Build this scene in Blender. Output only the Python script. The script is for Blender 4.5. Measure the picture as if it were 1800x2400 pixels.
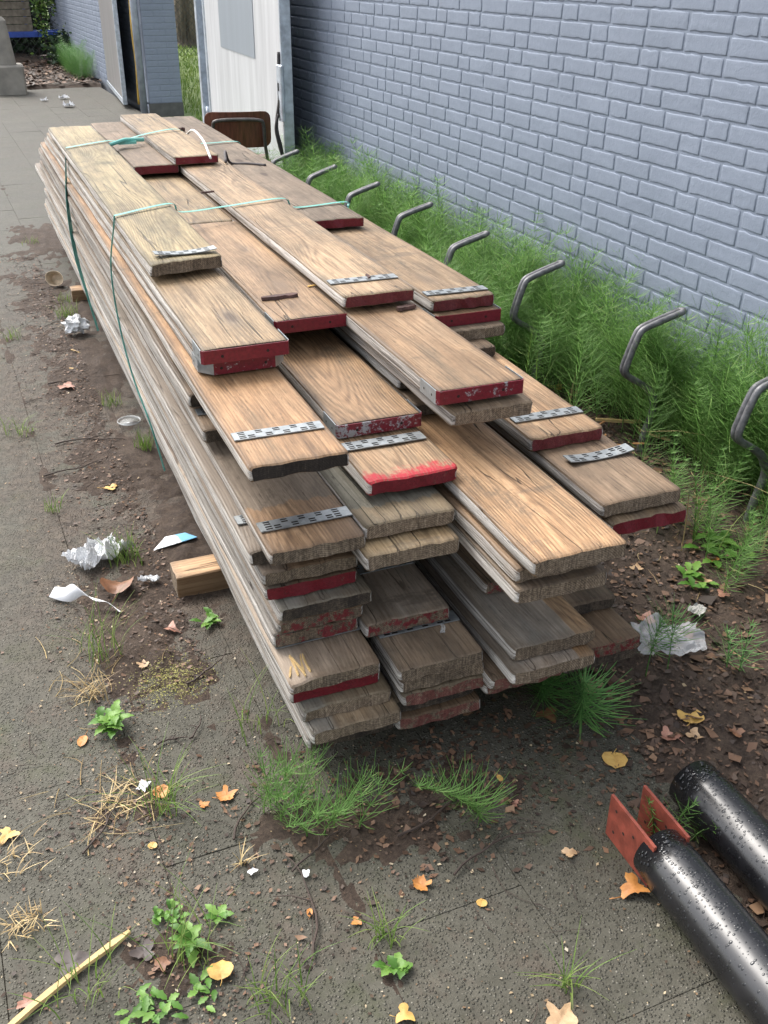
import bpy, bmesh, math, random
import numpy as np
from mathutils import Vector, Matrix, noise as mnoise

for o in list(bpy.data.objects): bpy.data.objects.remove(o)
SC = bpy.context.scene
COL = SC.collection
R = math.radians

# ------------------------------------------------------------------ camera
# world: +Y runs along the painted wall away from the camera, +X towards it, Z up (metres)
FPX, PITCH, ROLL, HEAD, CAMH = 2350.0, R(28.85), R(0.38), R(23.55), 1.53
_fw = Vector((math.sin(HEAD), math.cos(HEAD), 0)); _rt = Vector((math.cos(HEAD), -math.sin(HEAD), 0)); _up = Vector((0, 0, 1))
C_FW = _fw*math.cos(PITCH) - _up*math.sin(PITCH)
C_U = _fw*math.sin(PITCH) + _up*math.cos(PITCH)
C_X = _rt*math.cos(ROLL) + C_U*math.sin(ROLL)
C_Y = C_U*math.cos(ROLL) - _rt*math.sin(ROLL)
cam_d = bpy.data.cameras.new('camera'); cam = bpy.data.objects.new('camera', cam_d); COL.objects.link(cam)
cam.matrix_world = Matrix(((C_X.x, C_Y.x, -C_FW.x, 0), (C_X.y, C_Y.y, -C_FW.y, 0), (C_X.z, C_Y.z, -C_FW.z, CAMH), (0, 0, 0, 1)))
cam_d.sensor_fit = 'VERTICAL'; cam_d.sensor_height = 36; cam_d.sensor_width = 27
cam_d.lens = FPX/2400*36; cam_d.clip_start = 0.05; cam_d.clip_end = 600
SC.camera = cam
def in_view(p, m=40):
    d = Vector(p) - Vector((0, 0, CAMH)); z = d.dot(C_FW)
    if z < 0.1: return None
    x = 900 + FPX*d.dot(C_X)/z; y = 1200 - FPX*d.dot(C_Y)/z
    return z if (-m < x < 1800+m and -m < y < 2400+m) else None

# ------------------------------------------------------------------ sky, sun, exposure
SUN_EL, SUN_AZ = R(50), R(-24)          # azimuth measured from +Y, negative towards -X
W = bpy.data.worlds.new('World'); SC.world = W; W.use_nodes = True
wn = W.node_tree.nodes; wl = W.node_tree.links; wn.clear()
wo = wn.new('ShaderNodeOutputWorld'); bg = wn.new('ShaderNodeBackground'); sky = wn.new('ShaderNodeTexSky'); hs = wn.new('ShaderNodeHueSaturation')
sky.sky_type = 'NISHITA'; sky.sun_disc = False; sky.sun_elevation = SUN_EL; sky.sun_rotation = SUN_AZ
sky.air_density = 1.0; sky.dust_density = 4.0; sky.ozone_density = 1.0
hs.inputs['Saturation'].default_value = 0.32
bg.inputs['Strength'].default_value = 0.15
wl.new(sky.outputs[0], hs.inputs['Color']); wl.new(hs.outputs[0], bg.inputs[0]); wl.new(bg.outputs[0], wo.inputs[0])
sl = bpy.data.lights.new('sun', 'SUN'); sl.energy = 0.8; sl.angle = R(28); sl.color = (1.0, 0.95, 0.88)
sun = bpy.data.objects.new('sun', sl); COL.objects.link(sun)
sd = Vector((math.sin(SUN_AZ)*math.cos(SUN_EL), math.cos(SUN_AZ)*math.cos(SUN_EL), math.sin(SUN_EL)))
sun.rotation_euler = sd.to_track_quat('Z', 'Y').to_euler(); sun.location = sd*30
vs = SC.view_settings; vs.view_transform = 'Standard'; vs.look = 'None'; vs.gamma = 1; vs.exposure = 1.55; vs.use_curve_mapping = False
SC.cycles.max_bounces = 8; SC.cycles.transparent_max_bounces = 12

# ------------------------------------------------------------------ helpers
class MB:
    def __init__(s): s.v = []; s.f = []; s.m = []
    def add(s, verts, faces, mi=0):
        b = len(s.v); s.v.extend(tuple(p) for p in verts)
        for f in faces: s.f.append(tuple(b+i for i in f)); s.m.append(mi)
    def box(s, x0, x1, y0, y1, z0, z1, mi=0):
        s.add([(x0,y0,z0),(x1,y0,z0),(x1,y1,z0),(x0,y1,z0),(x0,y0,z1),(x1,y0,z1),(x1,y1,z1),(x0,y1,z1)],
              [(0,3,2,1),(4,5,6,7),(0,1,5,4),(1,2,6,5),(2,3,7,6),(3,0,4,7)], mi)
    def bbox(s, x0, x1, y0, y1, z0, z1, b=0.004, mi=0):
        # box with chamfered top edges and vertical corners
        def ring(i, z):
            a = [(x0+i+b, y0+i), (x1-i-b, y0+i), (x1-i, y0+i+b), (x1-i, y1-i-b), (x1-i-b, y1-i), (x0+i+b, y1-i), (x0+i, y1-i-b), (x0+i, y0+i+b)]
            return [(p[0], p[1], z) for p in a]
        vs_ = ring(0, z0) + ring(0, z1-b) + ring(b, z1)
        fs = [tuple(range(7, -1, -1)), tuple(range(16, 24))]
        for k in (0, 8):
            for i in range(8): fs.append((k+i, k+(i+1) % 8, k+8+(i+1) % 8, k+8+i))
        s.add(vs_, fs, mi)
    def tube(s, pts, r, n=10, mi=0, cap=True, r_end=None):
        pts = [Vector(p) for p in pts]; N = len(pts); rings = []
        prev = None
        for i, p in enumerate(pts):
            t = (pts[min(i+1, N-1)] - pts[max(i-1, 0)]).normalized()
            if prev is None:
                a = Vector((0, 0, 1)) if abs(t.z) < 0.9 else Vector((1, 0, 0))
                u = t.cross(a).normalized()
            else:
                u = (prev - t*prev.dot(t)).normalized()
            prev = u; w = t.cross(u)
            rr = r if r_end is None else r + (r_end-r)*i/(N-1)
            if callable(r): rr = r(i/(N-1))
            rings.append([p + (u*math.cos(2*math.pi*k/n) + w*math.sin(2*math.pi*k/n))*rr for k in range(n)])
        vs_ = [q for g in rings for q in g]; fs = []
        for i in range(N-1):
            for k in range(n):
                fs.append((i*n+k, i*n+(k+1) % n, (i+1)*n+(k+1) % n, (i+1)*n+k))
        if cap: fs.append(tuple(range(n-1, -1, -1))); fs.append(tuple((N-1)*n+k for k in range(n)))
        s.add(vs_, fs, mi)
    def build(s, name, mats, parent=None, smooth=False, loc=None, rotz=None):
        me = bpy.data.meshes.new(name); me.from_pydata([tuple(v) for v in s.v], [], s.f)
        mats = mats if isinstance(mats, (list, tuple)) else [mats]
        for m in mats: me.materials.append(m)
        if any(s.m): me.polygons.foreach_set('material_index', s.m)
        if smooth: me.polygons.foreach_set('use_smooth', [True]*len(me.polygons))
        me.validate(); me.update()
        return link(name, me, parent, loc, rotz)
def link(name, me, parent=None, loc=None, rotz=None):
    o = bpy.data.objects.new(name, me); COL.objects.link(o)
    if parent: o.parent = parent
    if loc is not None: o.location = loc
    if rotz is not None: o.rotation_euler = (0, 0, rotz)
    return o
def tag(o, label, cat, group=None):
    o['label'] = label; o['category'] = cat
    if group: o['group'] = group
    return o
def struct(o): o['kind'] = 'structure'; return o
def stuff(o): o['kind'] = 'stuff'; return o
def empty(name, loc=(0,0,0), rotz=0):
    o = bpy.data.objects.new(name, None); COL.objects.link(o); o.location = loc; o.rotation_euler = (0,0,rotz); o.empty_display_size = 0.1; return o
def np_mesh(name, V, F, mats, smooth=False, mi=None):
    me = bpy.data.meshes.new(name); V = np.asarray(V, dtype=np.float32); F = np.asarray(F, dtype=np.int32); k = F.shape[1]
    me.vertices.add(len(V)); me.vertices.foreach_set('co', V.ravel())
    me.loops.add(F.size); me.loops.foreach_set('vertex_index', F.ravel())
    me.polygons.add(len(F)); me.polygons.foreach_set('loop_start', np.arange(0, F.size, k, dtype=np.int32))
    me.polygons.foreach_set('loop_total', np.full(len(F), k, dtype=np.int32))
    for m in (mats if isinstance(mats, (list, tuple)) else [mats]): me.materials.append(m)
    if mi is not None: me.polygons.foreach_set('material_index', np.asarray(mi, dtype=np.int32))
    if smooth: me.polygons.foreach_set('use_smooth', np.ones(len(F), dtype=bool))
    me.update(calc_edges=True); me.validate(); return me
def fbm(x, y, z=0.0, o=4): return mnoise.fractal(Vector((x, y, z)), 1.0, 2.0, o)
def bez(pts, n=24):
    # Catmull-Rom through pts
    P = [Vector(p) for p in pts]; P = [P[0]*2-P[1]] + P + [P[-1]*2-P[-2]]; out = []
    m = max(2, n//(len(P)-3))
    for i in range(1, len(P)-2):
        for j in range(m):
            t = j/m; a, b, c, d = P[i-1], P[i], P[i+1], P[i+2]
            out.append(0.5*((2*b) + (c-a)*t + (2*a-5*b+4*c-d)*t*t + (3*b-a-3*c+d)*t**3))
    out.append(P[-2]); return out

# ------------------------------------------------------------------ material helpers
class NT:
    def __init__(s, name):
        s.mat = bpy.data.materials.new(name); s.mat.use_nodes = True; s.t = s.mat.node_tree; s.n = s.t.nodes; s.l = s.t.links; s.n.clear()
        s.out = s.n.new('ShaderNodeOutputMaterial'); s.b = s.n.new('ShaderNodeBsdfPrincipled'); s.l.new(s.b.outputs[0], s.out.inputs[0])
    def set(s, sock, v):
        if hasattr(v, 'node'): s.l.new(v, sock)
        elif isinstance(v, (tuple, list)) and len(v) == 3 and sock.type == 'RGBA': sock.default_value = (*v, 1)
        else: sock.default_value = v
    def P(s, **k):
        nm = {'color': 'Base Color', 'rough': 'Roughness', 'metal': 'Metallic', 'normal': 'Normal', 'spec': 'Specular IOR Level', 'alpha': 'Alpha', 'trans': 'Transmission Weight', 'ior': 'IOR', 'sss': 'Subsurface Weight', 'coat': 'Coat Weight', 'coatr': 'Coat Roughness'}
        for a, v in k.items(): s.set(s.b.inputs[nm[a]], v)
        return s.mat
    def coord(s, kind='Object'): return s.n.new('ShaderNodeTexCoord').outputs[kind]
    def pos(s): return s.n.new('ShaderNodeNewGeometry').outputs['Position']
    def island(s): return s.n.new('ShaderNodeNewGeometry').outputs['Random Per Island']
    def rnd(s): return s.n.new('ShaderNodeObjectInfo').outputs['Random']
    def attr(s, name):
        a = s.n.new('ShaderNodeAttribute'); a.attribute_type = 'OBJECT'; a.attribute_name = name; return a.outputs['Fac']
    def vmul(s, v, k):
        m = s.n.new('ShaderNodeVectorMath'); m.operation = 'MULTIPLY'; s.set(m.inputs[0], v); s.set(m.inputs[1], k); return m.outputs[0]
    def vadd(s, v, k):
        m = s.n.new('ShaderNodeVectorMath'); m.operation = 'ADD'; s.set(m.inputs[0], v); s.set(m.inputs[1], k); return m.outputs[0]
    def math(s, op, a, b=0.0, c=0.0, clamp=False):
        m = s.n.new('ShaderNodeMath'); m.operation = op; m.use_clamp = clamp; s.set(m.inputs[0], a); s.set(m.inputs[1], b); s.set(m.inputs[2], c); return m.outputs[0]
    def sep(s, v):
        m = s.n.new('ShaderNodeSeparateXYZ'); s.set(m.inputs[0], v); return m.outputs
    def noise(s, v, scale=5, detail=4, rough=.55, dist=0.0):
        m = s.n.new('ShaderNodeTexNoise'); s.set(m.inputs['Vector'], v); m.inputs['Scale'].default_value = scale; m.inputs['Detail'].default_value = detail; m.inputs['Roughness'].default_value = rough; m.inputs['Distortion'].default_value = dist; return m.outputs[0]
    def voro(s, v, scale=5, feat='F1', out='Distance', rand=1.0):
        m = s.n.new('ShaderNodeTexVoronoi'); m.feature = feat; s.set(m.inputs['Vector'], v); m.inputs['Scale'].default_value = scale; m.inputs['Randomness'].default_value = rand; return m.outputs[out]
    def ramp(s, f, stops):
        m = s.n.new('ShaderNodeValToRGB'); s.set(m.inputs[0], f); e = m.color_ramp.elements
        while len(e) < len(stops): e.new(0.5)
        for i, (p, c) in enumerate(stops):
            e[i].position = p; e[i].color = (*c, 1) if isinstance(c, (tuple, list)) else (c, c, c, 1)
        return m.outputs[0]
    def mix(s, f, a, b, mode='MIX'):
        m = s.n.new('ShaderNodeMix'); m.data_type = 'RGBA'; m.blend_type = mode; s.set(m.inputs[0], f); s.set(m.inputs[6], a); s.set(m.inputs[7], b); return m.outputs[2]
    def bump(s, h, strength=.3, dist=.01, normal=None):
        m = s.n.new('ShaderNodeBump'); s.set(m.inputs['Height'], h); m.inputs['Strength'].default_value = strength; m.inputs['Distance'].default_value = dist
        if normal is not None: s.l.new(normal, m.inputs['Normal'])
        return m.outputs[0]
    def step(s, v, lo, hi): # smooth 0..1
        m = s.n.new('ShaderNodeMapRange'); m.interpolation_type = 'SMOOTHSTEP'; s.set(m.inputs[0], v); s.set(m.inputs[1], lo); s.set(m.inputs[2], hi); return m.outputs[0]

def simple(name, col, rough=.6, metal=0, var=.25, scale=12, bumps=.15, bscale=60, bdist=.003):
    t = NT(name); p = t.coord(); n = t.noise(p, scale, 5)
    dark = tuple(c*(1-var) for c in col); lite = tuple(min(1, c*(1+var)) for c in col)
    return t.P(color=t.ramp(n, [(.3, dark), (.7, lite)]), rough=t.math('MULTIPLY_ADD', n, .3, rough-.15), metal=metal, normal=t.bump(t.noise(p, bscale, 4), bumps, bdist))

# ---- wood
def wood_coord(t):
    p = t.coord(); r = t.rnd()
    off = t.n.new('ShaderNodeCombineXYZ'); t.set(off.inputs[0], t.math('MULTIPLY', r, 13.7)); t.set(off.inputs[1], t.math('MULTIPLY', r, 71.3)); t.set(off.inputs[2], t.math('MULTIPLY', r, 5.1))
    return p, t.vadd(p, off.outputs[0])
def wood_top():
    t = NT('plank_face_wood'); raw, p = wood_coord(t); xyz = t.sep(raw)
    # fibres and growth rings
    pv = t.sep(p)
    wy = t.n.new('ShaderNodeCombineXYZ'); t.set(wy.inputs[1], t.math('MULTIPLY', pv[1], .55)); t.set(wy.inputs[0], t.math('MULTIPLY', t.rnd(), 40.0))
    n_a = t.noise(wy.outputs[0], 1.0, 2); n_b = t.noise(t.vadd(wy.outputs[0], (7.3, 2.1, 0)), 1.4, 2); n_w = t.noise(t.vmul(p, (14, 1.6, 14)), 1.0, 3)
    rx = t.math('ADD', xyz[0], t.math('MULTIPLY_ADD', n_a, .34, -.17)); rz_ = t.math('MULTIPLY_ADD', n_b, .11, .012)
    rad = t.math('SQRT', t.math('ADD', t.math('MULTIPLY', rx, rx), t.math('MULTIPLY', rz_, rz_)))
    ph = t.math('ADD', t.math('MULTIPLY', rad, 1150.0), t.math('MULTIPLY', n_w, 9.0))
    ring = t.math('POWER', t.math('MULTIPLY_ADD', t.math('SINE', ph), .5, .5), 1.6)
    ring = t.math('MULTIPLY', ring, t.step(t.noise(t.vmul(p, (8, 1.2, 8)), 1.0, 3), .30, .65))
    fib = t.noise(t.vmul(p, (210, 5, 210)), 1.0, 5, .65)
    fib2 = t.noise(t.vmul(p, (60, 1.3, 60)), 1.0, 3)
    g = t.math('ADD', t.math('MULTIPLY', ring, t.math('MULTIPLY_ADD', t.rnd(), -.14, -.02)), t.math('ADD', t.math('MULTIPLY', fib, .52), t.math('MULTIPLY_ADD', fib2, .26, .20)))
    warm = t.ramp(g, [(.27, (.045, .028, .017)), (.42, (.150, .096, .055)), (.57, (.305, .208, .124)), (.78, (.51, .39, .255))])
    gry = t.ramp(g, [(.25, (.085, .074, .063)), (.55, (.205, .188, .165)), (.9, (.35, .33, .30))])
    # dry / wet mask: object value 'grey' plus an uneven edge set per board
    n1 = t.noise(t.vmul(p, (9, 3, 9)), 1.0, 5, .7)
    n1b = t.noise(t.vmul(p, (45, 4, 45)), 1.0, 3)
    edge = t.math('ADD', xyz[1], t.math('MULTIPLY_ADD', n1b, .07, t.math('MULTIPLY', n1, .05)))
    dry = t.math('MULTIPLY', t.step(edge, t.attr('dry_from'), t.math('ADD', t.attr('dry_from'), .012)), t.attr('dry'))
    wx = t.math('ADD', xyz[0], t.math('MULTIPLY_ADD', n1, .03, -.015))
    wet = t.math('MULTIPLY', t.step(wx, t.attr('wet_x'), t.math('ADD', t.attr('wet_x'), .006)), t.attr('wet'))
    gm = t.math('MAXIMUM', t.math('MULTIPLY_ADD', t.step(n1, .35, .7), .25, t.math('SUBTRACT', t.attr('grey'), .08)), dry, clamp=True)
    gm = t.math('MULTIPLY', gm, t.math('SUBTRACT', 1.0, wet), clamp=True)
    col = t.mix(gm, warm, gry)
    col = t.mix(wet, col, t.mix(1.0, warm, (.72, .68, .62), 'MULTIPLY'))
    # uneven weathering over the length of the board
    tone = t.ramp(t.noise(t.vmul(p, (6.5, 2.1, 6)), 1.0, 7, .72), [(.26, (.34, .33, .31)), (.42, (.66, .64, .61)), (.55, (.95, .92, .88)), (.74, (1.18, 1.13, 1.06))])
    col = t.mix(1.0, col, tone, 'MULTIPLY')
    strk = t.step(t.noise(t.vmul(p, (34, .9, 34)), 1.0, 4, .6), .56, .72)
    col = t.mix(t.math('MULTIPLY', strk, .5), col, (.07, .045, .027))
    edg = t.step(t.math('ADD', t.math('ABSOLUTE', xyz[0]), t.math('MULTIPLY_ADD', n1b, .028, -.014)), .083, .101)
    col = t.mix(t.math('MULTIPLY', edg, .62), col, (.055, .042, .030))
    grim = t.math('MULTIPLY', t.step(t.noise(t.vmul(p, (13, 6, 13)), 1.0, 8, .8), .50, .66), t.step(t.noise(t.vmul(p, (3, 1.3, 3)), 1.0, 3), .45, .62))
    col = t.mix(t.math('MULTIPLY', grim, .65), col, (.062, .054, .043))
    pits = t.step(t.noise(t.vmul(p, (230, 22, 230)), 1.0, 4, .7), .57, .70)
    col = t.mix(t.math('MULTIPLY', pits, .6), col, (.035, .022, .013))
    led = t.math('MULTIPLY', t.attr('ledge'), t.step(t.math('ADD', xyz[0], t.math('MULTIPLY_ADD', n1, .05, -.025)), -.035, -.06))
    col = t.mix(t.math('MULTIPLY', led, .9), col, gry)
    dend = t.math('MULTIPLY', t.step(t.math('ADD', xyz[1], t.math('MULTIPLY', n1b, .035)), .050, .012), .5)
    col = t.mix(dend, col, (.075, .055, .036))
    # mould and water stains
    s1 = t.step(t.noise(t.vmul(p, (7, 2.0, 7)), 1.0, 6, .7), .52, .78)
    col = t.mix(t.math('MULTIPLY', s1, .72), col, (.080, .068, .047))
    s3 = t.step(t.noise(t.vmul(p, (3.2, 9, 3)), 1.0, 5, .72), .60, .70)
    col = t.mix(t.math('MULTIPLY', s3, .5), col, (.07, .058, .046))
    s2 = t.step(t.noise(t.vmul(p, (26, 14, 26)), 1.0, 6, .75), .62, .74)
    col = t.mix(t.math('MULTIPLY', s2, .45), col, (.05, .04, .03))
    # knots
    kv = t.vmul(p, (7.5, 2.6, 1)); kd = t.voro(kv, 1.0); kc = t.voro(kv, 1.0, out='Color')
    kcs = t.sep(kc)[0]; kn = t.math('MULTIPLY', t.step(kd, .15, .08), t.step(kcs, .62, .64)); halo = t.math('MULTIPLY', t.step(t.math('MULTIPLY_ADD', n1, .12, kd), .36, .14), t.step(kcs, .62, .64))
    col = t.mix(t.math('MULTIPLY', halo, .55), col, (.12, .092, .072)); col = t.mix(t.math('MULTIPLY', kn, .7), col, (.055, .032, .022))
    # drying cracks
    cr = t.noise(t.vmul(p, (17, .55, 17)), 1.0, 2)
    crk = t.step(t.math('ABSOLUTE', t.math('SUBTRACT', cr, .5)), .0060, .0015)
    crk = t.math('MULTIPLY', crk, t.step(t.noise(t.vmul(p, (3, 1.1, 3)), 1.0, 2), .42, .55))
    col = t.mix(t.math('MULTIPLY', crk, .8), col, (.03, .02, .013))
    # red paint near a painted end
    rp = t.step(t.math('ADD', xyz[1], t.math('MULTIPLY', t.noise(t.vmul(p, (34, 24, 34)), 1.0, 6, .75), .13)), t.math('ADD', t.attr('paint'), .014), t.math('SUBTRACT', t.attr('paint'), .014))
    rp = t.math('MULTIPLY', rp, t.step(t.attr('paint'), .001, .01))
    col = t.mix(t.math('MULTIPLY', rp, t.step(fib, .28, .52)), col, (.30, .016, .026))
    hu = t.attr('hue')
    col = t.mix(t.math('MAXIMUM', hu, 0.0), col, t.mix(1.0, col, (1.12, .92, .74), 'MULTIPLY')); col = t.mix(t.math('MAXIMUM', t.math('MULTIPLY', hu, -1.0), 0.0), col, t.mix(1.0, col, (.93, 1.02, .86), 'MULTIPLY'))
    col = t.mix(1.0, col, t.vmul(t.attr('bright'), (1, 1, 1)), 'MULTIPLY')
    ro = t.math('MULTIPLY_ADD', gm, .15, t.math('MULTIPLY_ADD', n1, .35, .42))
    hb = t.math('ADD', t.math('MULTIPLY', fib, .5), t.math('ADD', t.math('MULTIPLY', ring, -.12), t.math('MULTIPLY', crk, -1.8)))
    return t.P(color=col, rough=ro, normal=t.bump(hb, .75, .003), spec=.35)
def wood_side():
    t = NT('plank_edge_wood'); raw, p = wood_coord(t)
    a = t.noise(t.vmul(p, (60, .9, 110)), 1.0, 5, .75); b = t.noise(t.vmul(p, (200, 5, 330)), 1.0, 4, .75); c = t.noise(t.vmul(p, (9, 3, 9)), 1.0, 4)
    g = t.math('ADD', t.math('MULTIPLY', a, .7), t.math('MULTIPLY', b, .45))
    gry = t.ramp(g, [(.40, (.022, .018, .015)), (.48, (.13, .113, .098)), (.55, (.31, .285, .255)), (.66, (.56, .53, .49))])
    wrm = t.ramp(g, [(.33, (.10, .055, .028)), (.55, (.24, .145, .075)), (.8, (.42, .29, .17))])
    col = t.mix(t.math('MULTIPLY_ADD', t.step(c, .56, .76), .35, t.attr('warm_side'), clamp=True), gry, wrm)
    sp = t.step(t.noise(t.vmul(p, (30, 12, 30)), 1.0, 6, .75), .60, .75)
    col = t.mix(t.math('MULTIPLY', sp, .6), col, (.045, .035, .028))
    col = t.mix(1.0, col, t.vmul(t.math('MULTIPLY_ADD', t.rnd(), .5, .72), (1, 1, 1)), 'MULTIPLY')
    return t.P(color=col, rough=.85, normal=t.bump(g, 1.0, .006), spec=.25)
def wood_end():
    t = NT('plank_end_grain'); raw, p = wood_coord(t); xyz = t.sep(raw)
    n = t.noise(p, 170, 6, .8); n2 = t.noise(p, 22, 5, .7); st_ = t.noise(t.vmul(p, (260, 1, 26)), 1.0, 4, .7)
    arc = t.math('MULTIPLY_ADD', t.math('SINE', t.math('MULTIPLY', t.math('SQRT', t.math('ADD', t.math('POWER', t.math('MULTIPLY_ADD', t.rnd(), .16, t.math('SUBTRACT', xyz[0], .08)), 2.0), t.math('POWER', t.math('ADD', xyz[2], .11), 2.0))), 1500.0)), .5, .5)
    g = t.math('ADD', t.math('MULTIPLY', n, .55), t.math('ADD', t.math('MULTIPLY', st_, .38), t.math('MULTIPLY', arc, .07)))
    tan = t.ramp(g, [(.36, (.035, .026, .018)), (.50, (.155, .115, .078)), (.64, (.36, .285, .20))])
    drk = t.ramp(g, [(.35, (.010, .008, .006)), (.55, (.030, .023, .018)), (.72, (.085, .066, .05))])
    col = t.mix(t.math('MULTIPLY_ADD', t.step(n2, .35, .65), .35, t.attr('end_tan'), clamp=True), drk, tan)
    red = t.ramp(n, [(.3, (.07, .004, .008)), (.6, (.16, .009, .017)), (.85, (.24, .035, .04))])
    wear = t.step(t.noise(p, 55, 6, .75), t.math('MULTIPLY_ADD', t.attr('end_wear'), -.35, .75), t.math('MULTIPLY_ADD', t.attr('end_wear'), -.35, .82))
    col = t.mix(t.math('MULTIPLY', t.attr('end_red'), t.math('SUBTRACT', 1.0, wear)), col, red)
    return t.P(color=col, rough=t.math('MULTIPLY_ADD', t.attr('end_red'), -.35, .85), normal=t.bump(g, .7, .003), spec=.4)
def galv():
    t = NT('galvanised_steel'); p = t.coord(); v = t.voro(p, 90, out='Color'); n = t.noise(p, 30, 5, .7)
    col = t.mix(.5, t.ramp(v, [(0, (.20, .225, .235)), (1, (.34, .365, .375))]), t.ramp(n, [(.3, (.15, .16, .165)), (.7, (.36, .38, .385))]))
    col = t.mix(t.math('MULTIPLY', t.step(n, .62, .75), .5), col, (.12, .07, .045))
    return t.P(color=col, rough=t.math('MULTIPLY_ADD', n, .3, .3), metal=.55)
def band_red():
    t = NT('red_painted_band'); p, q = wood_coord(t)
    n = t.noise(q, 38, 6, .75); m = t.step(n, t.math('MULTIPLY_ADD', t.attr('band_wear'), -.30, .74), t.math('MULTIPLY_ADD', t.attr('band_wear'), -.30, .80))
    red = t.ramp(t.noise(q, 120, 4), [(.3, (.10, .004, .011)), (.7, (.18, .008, .020))])
    return t.P(color=t.mix(m, red, (.34, .35, .37)), rough=.38, metal=t.math('MULTIPLY', m, .5), normal=t.bump(n, .15, .002))
WOOD = [wood_top(), wood_side(), wood_end()]
GALV = galv(); BANDRED = band_red()
BLACKGAP = simple('hole_shade_and_nail_black', (.02, .015, .012), .9)  # near-black that paints the shade in holes; nail heads share it

# ------------------------------------------------------------------ ground
def m_slab():
    t = NT('exposed_aggregate_concrete'); p = t.pos(); n = t.noise(p, 2.2, 6, .7); f = t.noise(p, 26, 6, .75)
    base = t.ramp(t.math('ADD', t.math('MULTIPLY', n, .55), t.math('MULTIPLY', f, .45)), [(.3, (.032, .030, .021)), (.48, (.062, .058, .043)), (.70, (.112, .105, .083))])
    vd = t.voro(p, 165); vc = t.voro(p, 165, out='Color')
    peb = t.math('MULTIPLY', t.step(vd, .46, .30), t.step(t.sep(vc)[0], .38, .44))
    pc = t.ramp(t.sep(vc)[1], [(0, (.045, .042, .033)), (.6, (.105, .099, .08)), (.94, (.17, .16, .13)), (1, (.32, .30, .25))])
    col = t.mix(t.math('MULTIPLY', peb, .8), base, pc)
    dk = t.step(t.voro(p, 240, out='Distance'), .3, .12)
    col = t.mix(t.math('MULTIPLY', dk, .25), col, (.03, .03, .026))
    moss = t.step(t.noise(p, 3.5, 8, .78), .50, .66)
    col = t.mix(t.math('MULTIPLY', moss, .6), col, (.052, .058, .026))
    dirt = t.step(t.noise(t.vmul(p, (1, .6, 1)), 3.3, 7, .75), .50, .64)
    col = t.mix(t.math('MULTIPLY', dirt, .6), col, t.ramp(f, [(.3, (.045, .033, .024)), (.7, (.11, .083, .062))]))
    pp = t.sep(p); by = t.math('MULTIPLY', t.step(pp[1], 1.85, 2.3), t.step(pp[1], 6.5, 4.5)); bx_ = t.step(pp[0], -.25, .35)
    near_pile = t.math('MULTIPLY', by, bx_)
    sm = t.math('MULTIPLY', near_pile, t.step(t.noise(p, 5, 8, .78), .36, .54))
    col = t.mix(t.math('MULTIPLY', sm, .85), col, t.ramp(f, [(.32, (.022, .015, .010)), (.5, (.058, .040, .028)), (.68, (.115, .083, .058))]))
    far = t.step(t.sep(p)[1], 3.5, 8)
    h = t.math('ADD', t.math('MULTIPLY', t.step(vd, .5, .1), .6), t.math('MULTIPLY', f, .6))
    # smoother, paler slabs towards the gate
    col = t.mix(t.math('MULTIPLY', far, .55), col, t.ramp(n, [(.3, (.062, .059, .050)), (.7, (.105, .10, .087))]))
    return t.P(color=col, rough=t.math('MULTIPLY_ADD', n, .3, .58), normal=t.bump(h, .95, .005), spec=.35)
def m_soil():
    t = NT('dark_humus_soil'); p = t.pos(); n = t.noise(p, 14, 7, .75); f = t.noise(p, 90, 6, .8)
    col = t.ramp(t.math('ADD', t.math('MULTIPLY', n, .5), t.math('MULTIPLY', f, .5)), [(.32, (.016, .011, .008)), (.48, (.048, .033, .024)), (.62, (.092, .066, .048)), (.8, (.16, .12, .09))])
    return t.P(color=col, rough=.85, normal=t.bump(f, .9, .006), spec=.3)
def m_lawn():
    t = NT('lawn_turf'); p = t.pos(); n = t.noise(p, 1.2, 5); f = t.noise(p, 30, 5, .7)
    return t.P(color=t.mix(.5, t.ramp(n, [(.3, (.085, .14, .03)), (.7, (.17, .22, .06))]), t.ramp(f, [(.3, (.08, .13, .03)), (.7, (.18, .23, .07))])), rough=.9, normal=t.bump(f, .8, .02))
SLAB, SOIL, LAWN = m_slab(), m_soil(), m_lawn()

g = MB(); g.add([(-150, -150, -.07), (150, -150, -.07), (150, 150, -.07), (-150, 150, -.07)], [(0, 1, 2, 3)])
struct(g.build('ground', SOIL))
g = MB(); g.add([(2.42, 9.29, -.045), (60, 9.29, -.045), (60, 90, -.045), (2.42, 90, -.045)], [(0, 1, 2, 3)])
struct(g.build('lawn', LAWN))

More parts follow.
